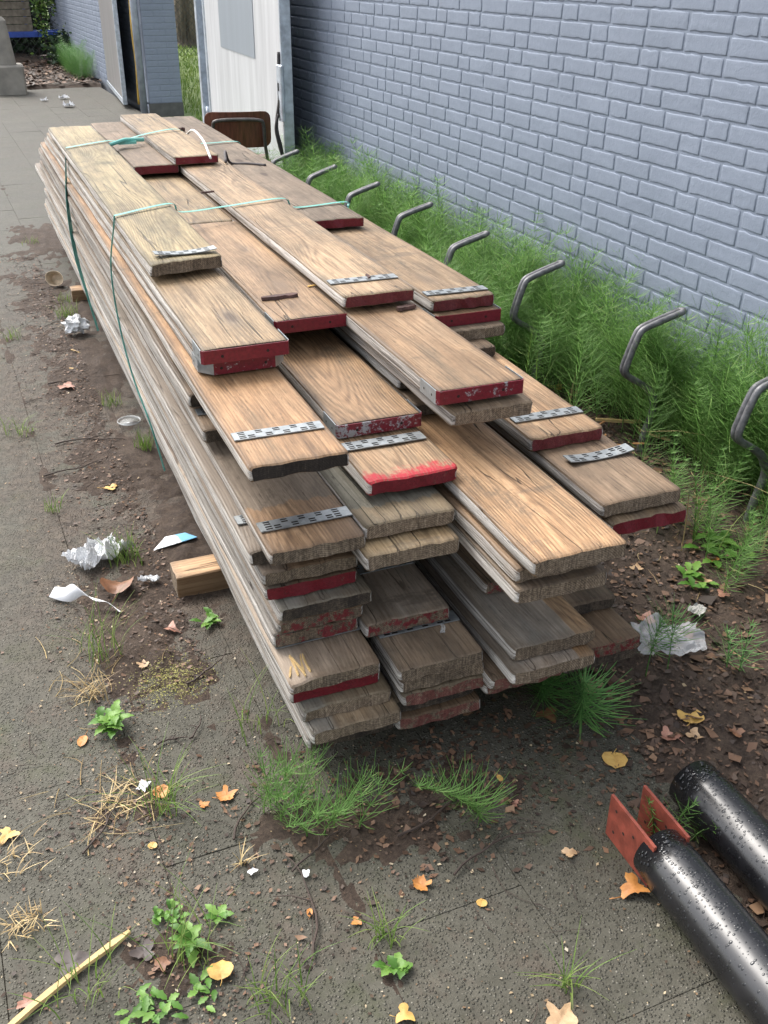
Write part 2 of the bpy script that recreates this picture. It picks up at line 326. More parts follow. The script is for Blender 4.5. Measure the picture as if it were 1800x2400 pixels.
PAV = struct(empty('pavement'))
rng = random.Random(5)
def slab_mesh(seed, mb=None, ox=0, oy=0, oz=0):
    r = random.Random(seed); m = mb or MB(); w, l, j = .305/2, .61/2, .0006
    m2 = MB(); m2.bbox(-w+j, w-j, -l+j, l-j, -.05, 0, .0007)
    tx, ty = r.uniform(-.0008, .0008), r.uniform(-.0008, .0008)
    m.add([(x+ox, y+oy, z+oz+x/w*tx+y/l*ty) for x, y, z in m2.v], m2.f); return m
slab_meshes = []
for s in range(8):
    o = slab_mesh(s).build('paving_slab', SLAB); slab_meshes.append(o.data); bpy.data.objects.remove(o)
rest = MB()
for i in range(-9, 8+8):
    x = .16 + .305*(i+.5) - .305
    for j in range(-3, 27):
        y = .61*j + (.305 if i % 2 else 0) + .19
        if x > 1.25 and y < 8.4 or x > 2.22: continue
        if y > 15.6: continue
        hid = .62 < x < 1.25 and 1.9 < y < 6
        z = rng.uniform(-.0006, .0006)
        if in_view((x, y, 0), 60) and not hid:
            o = link('paving_slab', slab_meshes[rng.randrange(8)], PAV, (x, y, z))
            if rng.random() < .5: o.rotation_euler = (0, 0, math.pi)
        else: slab_mesh(i*100+j, rest, x, y, z)
stuff(rest.build('paving_slabs_beyond', SLAB, PAV))

# soil that lies in the bed by the wall and has washed over the slabs
def soil_h(x, y):
    n = fbm(x*3.1, y*3.1, 1.7, 5); f = fbm(x*22, y*22, 4.1, 3)
    f2 = fbm(x*60, y*60, 8.1, 2)
    bed = min(1, max(0, (x - (1.12 + .16*fbm(.4, y*1.3, 9)))/.16))
    edge = math.exp(-((x-.42-.02*y)/.27)**2) if 1.9 < y < 7 else 0
    edge *= min(1, (y-1.9)/.4) if y > 1.9 else 0
    front = math.exp(-((x-.72)/.30)**2-((y-1.42)/.15)**2)*1.25
    corner = math.exp(-((x-.30)/.17)**2-((y-2.12)/.28)**2)*1.35
    j1 = math.exp(-((x-.16)/.035)**2)*.55; j2 = math.exp(-((x-.465)/.03)**2)*.45
    near = math.exp(-((x-.18)/.14)**2-((y-1.18)/.10)**2)*.9 + math.exp(-((x-.10)/.12)**2-((y-1.55)/.09)**2)*.9
    m = max(bed*1.5, edge*1.45, front*1.15, corner*1.15, near*1.35, j1*1.4, j2*1.3)
    return -.0062 + .0072*m + .010*n*(.22+m*.75) + .0060*f*(.3+m) + .0035*f2*max(0, m-.5)
xs = np.arange(-.75, 2.40, .0175); ys = list(np.arange(.25, 3.2, .0175)) + list(np.arange(3.2, 9.6, .05))
V = [(x, y, soil_h(x, y)) for y in ys for x in xs]; nx = len(xs)
F = [(j*nx+i, j*nx+i+1, (j+1)*nx+i+1, (j+1)*nx+i) for j in range(len(ys)-1) for i in range(nx-1)]
struct(link('soil', np_mesh('soil', V, F, SOIL, True)))
# far planting bed at the end of the passage
V = []; F = []; nx = 44; ny = 46
for j in range(ny):
    for i in range(nx):
        x = -2.2 + i*.105; y = 14.9 + j*.12; V.append((x, y, .02+.05*fbm(x*1.5, y*1.5, 2)-(.09 if j == 0 else 0)))
F = [(j*nx+i, j*nx+i+1, (j+1)*nx+i+1, (j+1)*nx+i) for j in range(ny-1) for i in range(nx-1)]
struct(link('planting_bed', np_mesh('planting_bed', V, F, SOIL, True)))

# ------------------------------------------------------------------ painted brick walls
def m_paint():
    t = NT('grey_blue_masonry_paint'); p = t.pos(); n = t.noise(t.vmul(p, (1, 1.0, 3.0)), 3.4, 6, .7); f = t.noise(p, 45, 5, .7)
    col = t.ramp(t.math('ADD', t.math('MULTIPLY', n, .6), t.math('MULTIPLY', f, .4)), [(.3, (.180, .209, .258)), (.55, (.215, .247, .304)), (.8, (.255, .290, .352))])
    chip = t.step(t.noise(p, 9, 7, .8), .735, .75)
    col = t.mix(chip, col, (.62, .60, .55))
    low = t.step(t.math('ADD', t.sep(p)[2], t.math('MULTIPLY', n, .12)), .16, .04)
    col = t.mix(t.math('MULTIPLY', low, .6), col, (.10, .10, .09))
    dr = t.step(t.noise(t.vmul(p, (5, 5, .5)), 1.0, 5, .7), .56, .72)
    col = t.mix(t.math('MULTIPLY', dr, .28), col, (.17, .19, .22))
    sp = t.step(t.noise(p, 60, 6, .8), .66, .72); col = t.mix(t.math('MULTIPLY', sp, .35), col, (.12, .13, .15))
    h = t.math('ADD', t.math('MULTIPLY', f, .7), t.math('MULTIPLY', t.noise(p, 160, 3), .3))
    return t.P(color=col, rough=.8, normal=t.bump(t.math('ADD', h, t.math('MULTIPLY', t.noise(p, 14, 4, .6), .9)), .5, .004), spec=.2)
PAINT = m_paint()
def brick_mesh(seed, ln, hgt=.0525, dep=.0031):
    """one painted brick face, local x along the wall, -y out of the wall"""
    r = random.Random(seed); nx_, nz_ = (9, 4) if ln > .15 else (5, 4); m = MB(); sx = seed*7.3
    hl, hh = ln/2, hgt/2; ch = .005
    chip = r.random() < .25; cx = r.choice((-1, 1))*hl; cz = r.choice((-1, 1))*hh
    def pt(x, z, d):
        jx = .0030*fbm(x*30+sx, z*30, 1, 3); jz = .0036*fbm(x*33+sx, z*35, 7, 3)
        if chip:
            dd = math.hypot(x-cx, z-cz)
            if dd < .02: d *= .45
        return (x+jx, -d, z+jz)
    rows = []
    for d, s in ((-.004, -.002), (dep*.5, -.0002), (dep*.88, .0012), (dep, .0038), (dep, .012)):
        ring = [];
        for k in range(nx_): ring.append(pt(-hl+s+(2*hl-2*s)*k/(nx_-1), -hh+s, d))
        for k in range(1, nz_): ring.append(pt(hl-s, -hh+s+(2*hh-2*s)*k/(nz_-1), d))
        for k in range(1, nx_): ring.append(pt(hl-s-(2*hl-2*s)*k/(nx_-1), hh-s, d))
        for k in range(1, nz_-1): ring.append(pt(-hl+s, hh-s-(2*hh-2*s)*k/(nz_-1), d))
        rows.append(ring)
    n = len(rows[0]); m.v = [p for q in rows for p in q]; q_ = len(rows)-1
    for k in range(q_):
        for i in range(n): m.f.append((k*n+i, k*n+(i+1) % n, (k+1)*n+(i+1) % n, (k+1)*n+i))
    m.f.append(tuple(q_*n+i for i in range(n))); m.m = [0]*len(m.f)
    return m
STR, HDR, CRS = .210, .100, .0622
smesh = [brick_mesh(i, STR) for i in range(14)]; hmesh = [brick_mesh(50+i, HDR) for i in range(9)]
def mesh_of(m, name):
    o = m.build(name, PAINT, smooth=True); d = o.data; bpy.data.objects.remove(o); return d
sdat = [mesh_of(m, 'brick') for m in smesh]; hdat = [mesh_of(m, 'brick') for m in hmesh]
def lay_bricks(root, origin, ang, length, z0, z1, n_ind, seed, local):
    """wild bond on a face that starts at origin and runs along ang; out-of-wall is to the right of the run"""
    r = random.Random(seed); items = []
    ca, sa = math.cos(ang), math.sin(ang); nrow = int((z1-z0)/CRS)
    for k in range(nrow):
        s = -r.uniform(0, .2); run = 0; z = z0 + (k+.5)*CRS
        while s < length:
            hd = run >= 1 and (r.random() < .34 or run > 4); ln = HDR if hd else STR; run = 0 if hd else run+1
            c = s+ln/2
            if s > -.02 and s+ln < length+.03: items.append((c, z+r.uniform(-.0015, .0015), hd, r.randrange(9 if hd else 14), r.uniform(.965, 1.02), r.uniform(-.006, .006)))
            s += ln+.0105
    vis = []
    for it in items:
        p = (origin[0]+ca*it[0], origin[1]+sa*it[0], it[1]); zc = in_view(p, 10)
        vis.append((zc if zc else 1e9, it))
    order = sorted(vis, key=lambda q: q[0]); st = MB()
    for i, (zc, it) in enumerate(order):
        s, z, hd, v, sc, tl = it
        if i < n_ind and zc < 1e8:
            o = link('brick', (hdat if hd else sdat)[v], root)
            o.location = (origin[0]+ca*s-local[0], origin[1]+sa*s-local[1], z-local[2]); o.rotation_euler = (0, tl, ang); o.scale = (sc, 1, 1)
        else:
            m = (hmesh if hd else smesh)[v]
            st.add([(origin[0]+ca*s+x*sc*ca-y*sa-local[0], origin[1]+sa*s+x*sc*sa+y*ca-local[1], z+zz-local[2]) for x, y, zz in m.v], m.f)
    if st.v: stuff(st.build('bricks_beyond', PAINT, root, smooth=True))
WX = 2.38
wall = empty('brick_wall', (WX, 0, 0))
tag(wall, 'long grey-blue painted brick wall behind the horsetails', 'wall')
m = MB(); m.box(0, .36, -1.4, 9.28, -.07, 2.18); m.build('mortar', PAINT, wall)
m = MB()
for i in range(11): m.bbox(-.04, .40, -1.4+i*.971+.004, -1.4+(i+1)*.971-.004, 2.183, 2.25, .01)
m.build('coping', simple('wall_coping_concrete', (.30, .30, .29), .8), wall)
# face at x = WX looking to -x : run towards -y, starting at the gate end
lay_bricks(wall, (WX, 9.27), -math.pi/2, 10.6, .02, 2.17, 300, 3, (WX, 0, 0))
fw = empty('gate_pier_wall', (WX, 12.1, 0))
tag(fw, 'grey-blue painted brick wall end beyond the gateway', 'wall')
m = MB(); m.box(0, .37, .012, 8.2, -.07, 2.18); m.build('mortar', PAINT, fw)
m = MB(); m.bbox(-.04, .41, -.03, 8.2, 2.183, 2.25, .01); m.build('coping', bpy.data.materials['wall_coping_concrete'], fw)
for k in range(33):
    a_ = [(0, .232, 0), (.242, .122, 1)] if k % 2 else [(0, .122, 1), (.132, .232, 0)]
    for (s_, l_, hd) in a_:
        o = link('brick', (hdat if hd else sdat)[k % 9], fw, (.004+s_+l_/2, .012, .10+(k+.5)*CRS)); o.scale = (l_/(HDR if hd else STR), 1, 1)
lay_bricks(fw, (WX, 20.2), -math.pi/2, 8.0, .10, 2.17, 0, 9, (WX, 12.1, 0))
m = MB(); m.box(-.006, .376, .002, .03, -.07, .10); m.build('plinth', simple('damp_render', (.09, .09, .085), .9), fw)
m = MB(); m.tube([(-.06, .06, -.05), (-.06, .06, 2.1)], .04, 10); m.tube([(-.06, .06, .1), (0, .06, .1)], .012, 6)
m.build('hinge_post', simple('grey_painted_steel', (.26, .29, .33), .5), fw, smooth=True)

# ------------------------------------------------------------------ the pile of scaffold planks
def plank_mesh(seed, w, t, L, wear=1.0, chamf=0.0, ragged=1.0, splinter=False):
    r = random.Random(seed); so = seed*3.77
    NX = 11
    sec = []   # (x, z, zone) counter-clockwise seen from the near end (looking to +y): zone 0 face, 1 edge
    rr = min(.0055, t*.2)
    for k in range(NX): sec.append((-w/2+rr+(w-2*rr)*k/(NX-1), -t, 0))          # bottom left->right
    sec += [(w/2-rr*.3, -t+rr*.3, 2), (w/2, -t+rr, 1), (w/2, -t*.5, 1), (w/2, -rr, 1), (w/2-rr*.3, -rr*.3, 2)]
    for k in range(NX): sec.append((w/2-rr-(w-2*rr)*k/(NX-1), 0, 0))            # top right->left
    sec += [(-w/2+rr*.3, -rr*.3, 2), (-w/2, -rr, 1), (-w/2, -t*.5, 1), (-w/2, -t+rr, 1), (-w/2+rr*.3, -t+rr*.3, 2)]
    n = len(sec)
    st = [0, .004, .012, .03, .07, .14] + list(np.arange(.25, L-.2, .16)) + [L-.08, L-.015, L-.004, L]
    m = MB(); V = []
    cup = r.uniform(-.0022, .0022)
    for si, y in enumerate(st):
        e = min(y, L-y)                       # distance from nearer end
        sh = (.0042*wear if e < .001 else .0012*wear if e < .006 else 0)
        for (x, z, zn) in sec:
            X, Z, Y = x, z, y
            if sh:
                X *= 1 - sh/(w/2)*1.1; Z = -t/2 + (z+t/2)*(1-sh/(t/2)*.75)
            if e < .05 and chamf and abs(x) > w/2-chamf*.01-.03:
                cut = max(0, chamf*(abs(x)-(w/2-.03))/.03 - e)
                Y += cut if y < L/2 else -cut
            if e < .035:
                k_ = (1-e/.035)*ragged
                Y += (1 if y < L/2 else -1)*k_*(.0055*fbm(x*24+so, z*30, y*3, 3) + .0009*fbm(x*150, z*90+so, 2, 2))
                Z += k_*.0016*fbm(x*60+so, 5.0, z*40, 2)
            if zn: X += .0036*fbm(y*2.6+so, z*25, 3+(x > 0)*9, 3)*(1 if x > 0 else -1) + .0012*fbm(y*14+so, z*40, (x > 0)*7, 2)
            Z += cup*(1-(2*x/w)**2) + .0015*fbm(y*1.1+so, 2.2, 0, 2)
            if splinter and x < -w/2+.055 and y < .09:
                d_ = (.09-y)/.09*(1-(x+w/2)/.055); 
                if z > -t*.6: Z -= .016*d_*(.7+.6*fbm(x*90, y*25, 1, 2)); Y += .02*d_*abs(fbm(x*120, 3, 2, 2))
            V.append((X, Y, Z))
    m.v = V
    for i in range(len(st)-1):
        for k in range(n):
            a, b = k, (k+1) % n
            m.f.append((i*n+a, (i+1)*n+a, (i+1)*n+b, i*n+b)); m.m.append(1 if (sec[a][2] == 1 and sec[b][2] == 1) else 0)
    # end caps as strips between bottom and top vertices
    def cap(base, flip):
        bot = list(range(0, NX)); top = list(range(NX+5, NX+5+NX))[::-1]
        fs = [(bot[k], top[k], top[k+1], bot[k+1]) for k in range(NX-1)]
        rgt = list(range(NX-1, NX+6)); fs.append(tuple(rgt[::-1]))
        lft = list(range(2*NX+4, n)) + [0]; fs.append(tuple(lft[::-1]))
        for f in fs:
            f = tuple(base+i for i in f); m.f.append(f[::-1] if flip else f); m.m.append(2)
    cap(0, True); cap((len(st)-1)*n, False)
    return m
def plate_mesh(seed, ln=.185, wd=.036, curl=0.0, hump=0.0):
    """slotted galvanised nail plate with rows of long holes"""
    m = MB(); rows = [0, .07, .21, .30, .44, .56, .70, .79, .93, 1.0]; slot = (1, 3, 5, 7)
    cols = [0, .012]; kinds = [-1]; c = 0; x = .012
    while x + .022 < ln:
        cols += [x+.0135, x+.0135+.0045]; kinds += [c, -1]; x += .018; c += 1
    cols[-1] = ln; last = c-1; nc = len(cols); nr = len(rows)
    def P(i, j, z):
        u = cols[i]/ln
        return (cols[i]-ln/2, rows[j]*wd-wd/2, z + curl*(2*u-1)**2 + hump*math.sin(math.pi*u))
    for lay, z in ((0, .0030), (1, .0006)):
        for i in range(nc):
            for j in range(nr): m.v.append(P(i, j, z))
    for i in range(nc-1):
        for j in range(nr-1):
            k = kinds[i]
            hole = k >= 0 and j in slot and (k in (0, last) or (j in (1, 3)) == (k % 2 == 1))
            b = i*nr+j; q = (b, b+nr, b+nr+1, b+1)
            if not hole: m.f.append(q); m.m.append(0)
            m.f.append(tuple(nc*nr+v for v in q)); m.m.append(1)  # backing sheet, coloured near-black as shade behind the slots
    o = nc*nr
    for i in range(nc-1):
        for j in (0, nr-1): m.f.append((i*nr+j, (i+1)*nr+j, o+(i+1)*nr+j, o+i*nr+j)); m.m.append(0)
    for j in range(nr-1):
        for i in (0, nc-1): m.f.append((i*nr+j, i*nr+j+1, o+i*nr+j+1, o+i*nr+j)); m.m.append(0)
    return m
PLATES = [plate_mesh(1), plate_mesh(2, .19, .038), plate_mesh(3, .17, .036, .007), plate_mesh(4, .155, .03, .0, .004)]
PLATE_D = []
for pm in PLATES:
    o = pm.build('nail_plate', [GALV, BLACKGAP]); PLATE_D.append(o.data); bpy.data.objects.remove(o)
def band_mesh(w, t, ch=.004, arm=.085):
    """steel strap bent round the end of a plank"""
    m = MB(); hw = w/2+.0015; z0, z1 = -t+.0025, -.0015; th = .0022
    path = [(-hw, arm), (-hw, ch), (-hw+ch, -.004), (hw-ch, -.004), (hw, ch), (hw, arm)]
    out = [(-hw-th, arm), (-hw-th, ch-.001), (-hw+ch-.001, -.004-th), (hw-ch+.001, -.004-th), (hw+th, ch-.001), (hw+th, arm)]
    n = len(path)
    for (p, q) in zip(path, out): m.v += [(p[0], p[1], z0), (p[0], p[1], z1), (q[0], q[1], z0), (q[0], q[1], z1)]
    for i in range(n-1):
        a, b = i*4, (i+1)*4; red = 1 if i in (1, 2, 3) and ch < .01 or i == 2 else 0
        for f in ((a+2, b+2, b+3, a+3), (a+1, a+3, b+3, b+1), (a, b, b+2, a+2), (a, a+1, b+1, b)): m.f.append(f); m.m.append(red)
    m.f += [(0, 2, 3, 1), (4*n-4, 4*n-3, 4*n-1, 4*n-2)]; m.m += [0, 0]
    for sx in (-1, 1):       # nail heads
        for yy in (.022, .062):
            c = (sx*(hw+th), yy, (z0+z1)/2); k = 6
            ring = [(c[0]+sx*.0012, c[1]+.0032*math.cos(2*math.pi*i/k), c[2]+.0032*math.sin(2*math.pi*i/k)) for i in range(k)]
            m.add(ring, [tuple(range(k)) if sx > 0 else tuple(range(k-1, -1, -1))], 2)
    for xx in (-w*.28, w*.25):
        k = 6; m.add([(xx+.0036*math.cos(2*math.pi*i/k), -.0074, (z0+z1)/2+.0036*math.sin(2*math.pi*i/k)) for i in range(k)], [tuple(range(k))], 2)
    return m
ORD = ['lowest', 'second', 'third', 'fourth', 'fifth', 'sixth', 'seventh', 'eighth', 'ninth', 'tenth', 'eleventh', 'twelfth', 'thirteenth', 'fourteenth', 'fifteenth', 'sixteenth', 'seventeenth', 'eighteenth', 'nineteenth']
COLN = {1: "left column", 2: "second column", 3: "third column", 4: "right column"}
# column, top z, x of left edge, near-end y, far-end y (0: default), width, end kind, grey, bright, opts, words
PL = [
 (1, .103, .497, 1.529, 6.36, .200, 'dark', .5, 1.05, {}, 'dark-ended plank'),
 (1, .143, .499, 1.498, 6.30, .200, 'tan', .2, 1.1, {}, 'brown plank with cleanly cut brown end'),
 (1, .178, .490, 1.534, 6.42, .198, 'tan', .4, 1.1, {}, 'brown plank with worn rounded end'),
 (1, .215, .474, 1.558, 6.35, .198, 'red', .5, 1.1, {'paint': .03}, 'plank with bright red end'),
 (1, .257, .466, 1.536, 6.38, .198, 'brown', .8, 1.35, {'plate': (.135, 1), 'splinter': 1}, 'grey plank with splintered corner and nail plate'),
 (1, .300, .470, 1.645, 6.30, .190, 'redworn', .3, .8, {}, 'plank with dull worn red end'),
 (1, .342, .474, 1.628, 6.40, .190, 'redworn', .3, .8, {}, 'plank with dark chipped red end'),
 (1, .385, .476, 1.610, 6.33, .200, 'dark', .85, 1.3, {}, 'dry grey plank with rough dark end'),
 (1, .425, .456, 1.638, 6.28, .199, 'red', .4, .8, {}, 'plank with flat deep red end'),
 (1, .468, .450, 1.628, 6.36, .202, 'brown', .4, .8, {}, 'plank with grey-brown sawn end'),
 (1, .505, .433, 1.655, 6.25, .198, 'dark', .1, .9, {'plate': (.13, 0)}, 'brown plank jutting out to the left'),
 (1, .545, .452, 1.573, 6.10, .195, 'brown', .25, 1.0, {'plate': (.095, 1), 'dry': 1, 'dry_from': .235}, 'half wet half dry plank with nail plate'),
 (1, .600, .451, 2.051, 6.00, .196, 'dark', .5, .85, {'plate': (.10, 0)}, 'short plank with broken dark end'),
 (1, .650, .444, 2.153, 5.85, .196, 'dark', .5, .8, {}, 'recessed plank with rounded dark end'),
 (1, .697, .438, 1.638, 5.70, .202, 'black', .02, 1.1, {'plate': (.135, 0)}, 'light brown plank with black end and nail plate'),
 (1, .735, .474, 2.118, 5.60, .196, 'band', .2, .9, {'bw': .55, 'ch': .028}, 'plank with chamfered worn red steel end band'),
 (1, .772, .472, 2.094, 5.47, .198, 'band', .03, 1.12, {'bw': .1, 'ch': .004}, 'light brown plank with crisp red end band'),
 (1, .822, .481, 2.672, 5.27, .200, 'brown', .2, 1.02, {'plate': (.055, 2), 'skew': .035, 'hue': -1.0}, 'greenish topmost plank with loose nail plate'),
 (2, .103, .697, 1.514, 0, .200, 'rust', .4, .8, {}, 'split plank with ragged rusty red end'),
 (2, .140, .687, 1.528, 0, .200, 'dark', .4, .7, {}, 'slightly recessed dark plank'),
 (2, .175, .702, 1.503, 0, .197, 'rust', .4, .85, {}, 'plank with pinkish brown end'),
 (2, .213, .700, 1.503, 0, .194, 'brown', .4, .9, {}, 'plank with grey-brown end'),
 (2, .252, .690, 1.491, 0, .194, 'brown', .45, 1.05, {'plate': (.135, 1)}, 'brown plank with dull nail plate and white scrap'),
 (2, .292, .663, 1.612, 0, .200, 'redworn', .9, 1.35, {'plate': (.21, 1), 'paint': .012}, 'dry grey plank with red-brushed end'),
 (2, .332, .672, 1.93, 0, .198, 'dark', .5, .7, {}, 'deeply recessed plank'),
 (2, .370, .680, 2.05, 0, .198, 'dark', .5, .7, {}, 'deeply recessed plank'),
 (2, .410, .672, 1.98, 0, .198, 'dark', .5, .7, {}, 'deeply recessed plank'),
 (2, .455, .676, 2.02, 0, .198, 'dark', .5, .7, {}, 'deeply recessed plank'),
 (2, .515, .633, 1.533, 0, .202, 'tan', .1, .95, {}, 'brown plank with split pale end'),
 (2, .556, .648, 1.580, 0, .200, 'tan', .3, .95, {'dry': 1, 'dry_from': .12}, 'plank with curved dry grey patch'),
 (2, .605, .691, 1.664, 0, .204, 'red', .02, 1.08, {'plate': (.165, 1), 'paint': .095}, 'split plank with faded red tip'),
 (2, .640, .708, 1.880, 0, .199, 'band', .0, .92, {'bw': .75, 'ch': .004, 'hue': .4}, 'strongly grained plank with scuffed steel band'),
 (2, .688, .705, 2.48, 0, .196, 'dark', .4, .7, {}, 'recessed dark plank'),
 (2, .735, .719, 2.338, 3.44, .190, 'band', .05, 1.0, {'bw': .05, 'ch': .004}, 'brown plank with dark red band above gap'),
 (2, .735, .742, 3.456, 5.55, .186, 'dark', .05, 1.05, {}, 'pale far plank between the green straps'),
 (2, .785, .757, 4.31, 5.62, .184, 'red', .55, .75, {}, 'dark grey far plank under the green strap'),
 (3, .113, .900, 1.62, 0, .196, 'dark', .4, .7, {}, 'shadowed plank'),
 (3, .155, .892, 1.489, 0, .198, 'rust', .4, .8, {}, 'plank with rust-coloured end'),
 (3, .195, .888, 1.454, 0, .198, 'rust', .4, .85, {}, 'plank with rounded pinkish end'),
 (3, .235, .911, 1.410, 0, .200, 'tan', .9, 1.4, {'wet': 1, 'wet_x': .058}, 'dry grey plank with coarse pale end'),
 (3, .275, .925, 1.439, 0, .201, 'brown', .9, 1.35, {'wet': 1, 'wet_x': .045}, 'grey plank with wet brown strip'),
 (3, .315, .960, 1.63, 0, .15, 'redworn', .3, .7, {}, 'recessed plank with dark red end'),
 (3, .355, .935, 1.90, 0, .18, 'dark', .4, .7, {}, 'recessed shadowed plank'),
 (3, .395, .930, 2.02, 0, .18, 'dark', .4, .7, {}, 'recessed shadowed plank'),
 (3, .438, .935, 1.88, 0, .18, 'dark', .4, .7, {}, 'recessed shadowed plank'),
 (3, .490, .864, 1.348, 0, .201, 'tan', .5, 1.1, {'warm_side': .0}, 'plank with split sawn tan end'),
 (3, .530, .866, 1.362, 0, .190, 'tan', .4, .9, {}, 'slightly recessed plank under the brightest one'),
 (3, .572, .873, 1.313, 0, .202, 'tan', .0, 1.35, {'hue': .5}, 'brightest golden plank jutting furthest out'),
 (3, .612, .940, 1.98, 0, .18, 'dark', .4, .7, {}, 'recessed shadowed plank'),
 (3, .650, .935, 2.06, 0, .18, 'dark', .4, .7, {}, 'recessed shadowed plank'),
 (3, .690, .913, 1.738, 0, .198, 'tan', .15, 1.0, {}, 'plank with rough mossy tan end'),
 (3, .735, .892, 1.763, 0, .203, 'band', .02, 1.02, {'bw': .5, 'ch': .004}, 'cracked plank with scuffed red end band'),
 (3, .780, .901, 2.328, 5.25, .197, 'darkred', .05, 1.08, {'plate': (.12, 1)}, 'plank with maroon end and bright nail plate'),
 (3, .820, .913, 4.26, 5.62, .188, 'red', .1, 1.0, {}, 'far topmost plank with red end'),
 (4, .129, 1.112, 1.51, 0, .194, 'dark', .4, .8, {}, 'dark plank over the soil'),
 (4, .166, 1.112, 1.50, 0, .194, 'redworn', .35, .85, {'plate': (.21, 1), 'paint': .05}, 'plank with crumbling red tip'),
 (4, .204, 1.115, 1.615, 0, .194, 'dark', .4, .75, {}, 'plank with dark sawn end'),
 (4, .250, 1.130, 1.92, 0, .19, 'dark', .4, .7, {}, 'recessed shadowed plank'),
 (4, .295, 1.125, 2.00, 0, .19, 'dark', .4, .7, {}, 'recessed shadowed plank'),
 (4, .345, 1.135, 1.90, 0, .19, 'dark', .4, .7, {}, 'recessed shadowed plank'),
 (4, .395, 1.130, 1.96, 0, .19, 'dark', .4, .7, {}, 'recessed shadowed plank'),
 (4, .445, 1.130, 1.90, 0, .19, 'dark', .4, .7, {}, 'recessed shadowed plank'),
 (4, .490, 1.174, 1.494, 0, .200, 'red', .1, .9, {}, 'plank with deep red end above the soil'),
 (4, .530, 1.163, 1.512, 0, .201, 'tan', .45, 1.0, {'plate': (.20, 2)}, 'weathered plank with curled nail plate'),
 (4, .567, 1.148, 1.789, 0, .198, 'darkred', .05, 1.05, {'plate': (.105, 0)}, 'light brown plank with maroon end'),
 (4, .599, 1.139, 2.305, 0, .20, 'dark', .4, .7, {}, 'recessed plank with rounded dark end'),
 (4, .632, 1.206, 2.373, 0, .20, 'tan', .4, .9, {}, 'plank with pale grey-brown end'),
 (4, .666, 1.208, 2.414, 0, .20, 'band', .2, .8, {'bw': .0, 'ch': .004}, 'plank with bright red steel band'),
 (4, .702, 1.205, 2.440, 0, .198, 'darkred', .05, 1.05, {'plate': (.055, 1)}, 'brown plank with maroon end and shiny plate'),
 (4, .742, 1.158, 3.304, 6.05, .200, 'red', .6, .68, {}, 'dark stained topmost plank with red end'),
]
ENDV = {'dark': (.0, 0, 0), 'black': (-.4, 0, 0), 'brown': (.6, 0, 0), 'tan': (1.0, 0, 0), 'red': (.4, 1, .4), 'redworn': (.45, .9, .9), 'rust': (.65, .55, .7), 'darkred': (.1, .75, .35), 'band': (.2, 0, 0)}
cnt = {1: 0, 2: 0, 3: 0, 4: 0}
rp = random.Random(21)
def k_col(c): return cnt[c]
for i, (c, z, xl, y0, yf, w, end, grey, bright, op, words) in enumerate(PL):
    if not yf: yf = (6.3 if z < .45 else 6.15 if z < .6 else 5.85) + rp.uniform(-.15, .15)
    t = rp.uniform(.0335, .0365)
    if z == .599: t = .031
    ch = op.get('ch', 0); hd = R(1.35 + rp.uniform(-.12, .12))
    pm = plank_mesh(i*17+3, w, t, yf-y0, wear=.4 if end == 'band' else rp.uniform(.8, 1.4), chamf=ch if ch > .01 else 0, ragged=.3 if end == 'band' else rp.uniform(.7, 1.5), splinter='splinter' in op)
    if op.get('skew'):
        pm.v = [(x, y + op['skew']*(x/w)*max(0, 1-y/.6), zz) for x, y, zz in pm.v]
    o = pm.build('scaffold_plank', WOOD, smooth=True)
    o.data.polygons.foreach_set('use_smooth', [mi_ == 1 for mi_ in pm.m])
    o.location = (xl + w/2*math.cos(hd), y0, z); o.rotation_euler = (rp.uniform(-.0004, .0004), R(rp.uniform(-.35, .35)), -hd)
    tan, red, wr = ENDV[end]
    o['grey'] = float(grey); o['bright'] = float(bright)*rp.uniform(.84, 1.06); o['end_tan'] = float(tan); o['end_red'] = float(red); o['end_wear'] = float(wr)
    o['hue'] = float(op.get('hue', rp.uniform(-.5, .8)))
    o['ledge'] = 1.0 if (c == 1 and k_col(c) < 11) else 0.0
    o['paint'] = float(op.get('paint', 0)); o['dry'] = float(op.get('dry', 0)); o['dry_from'] = float(op.get('dry_from', 99)); o['wet'] = float(op.get('wet', 0)); o['wet_x'] = float(op.get('wet_x', 99)); o['warm_side'] = float(op.get('warm_side', rp.uniform(-.5, .12)))
    k = cnt[c]; cnt[c] += 1
    tag(o, f"{words}, {ORD[k]} up in the pile's {COLN[c]}".replace('lowest up in', 'lowest in'), 'plank', 'scaffold planks in the pile')
    if end == 'band':
        b = band_mesh(w, t, ch).build('end_band', [GALV, BANDRED, BLACKGAP], o); b['band_wear'] = float(op.get('bw', .3))
    if 'plate' in op:
        py, kind = op['plate']; p = link('nail_plate', PLATE_D[kind], o, (rp.uniform(-.004, .004) + (.012 if kind == 2 else 0), py, .0016 + (.002 if kind == 2 else 0)), R(rp.uniform(-2, 2)))
# splinters torn up on the grey plank
# timber bearers under the pile
for (y, lab, sd_) in ((2.36, 'yellow softwood bearer sticking out under the near half of the pile', 801), (5.2, 'softwood bearer under the far end of the pile', 802)):
    o = plank_mesh(sd_, .09, .078, 1.02, wear=.5, ragged=.4).build('timber_bearer', WOOD); o.location = (.40 if y < 3 else .53, y, .066); o.rotation_euler = (0, 0, R(-91.5))
    for k_, v_ in (('grey', 0.0), ('bright', 1.5), ('hue', .3), ('end_tan', 1.0), ('warm_side', 1.0), ('dry_from', 99.0), ('wet_x', 99.0)): o[k_] = v_
    tag(o, lab, 'timber', 'bearers under the pile')

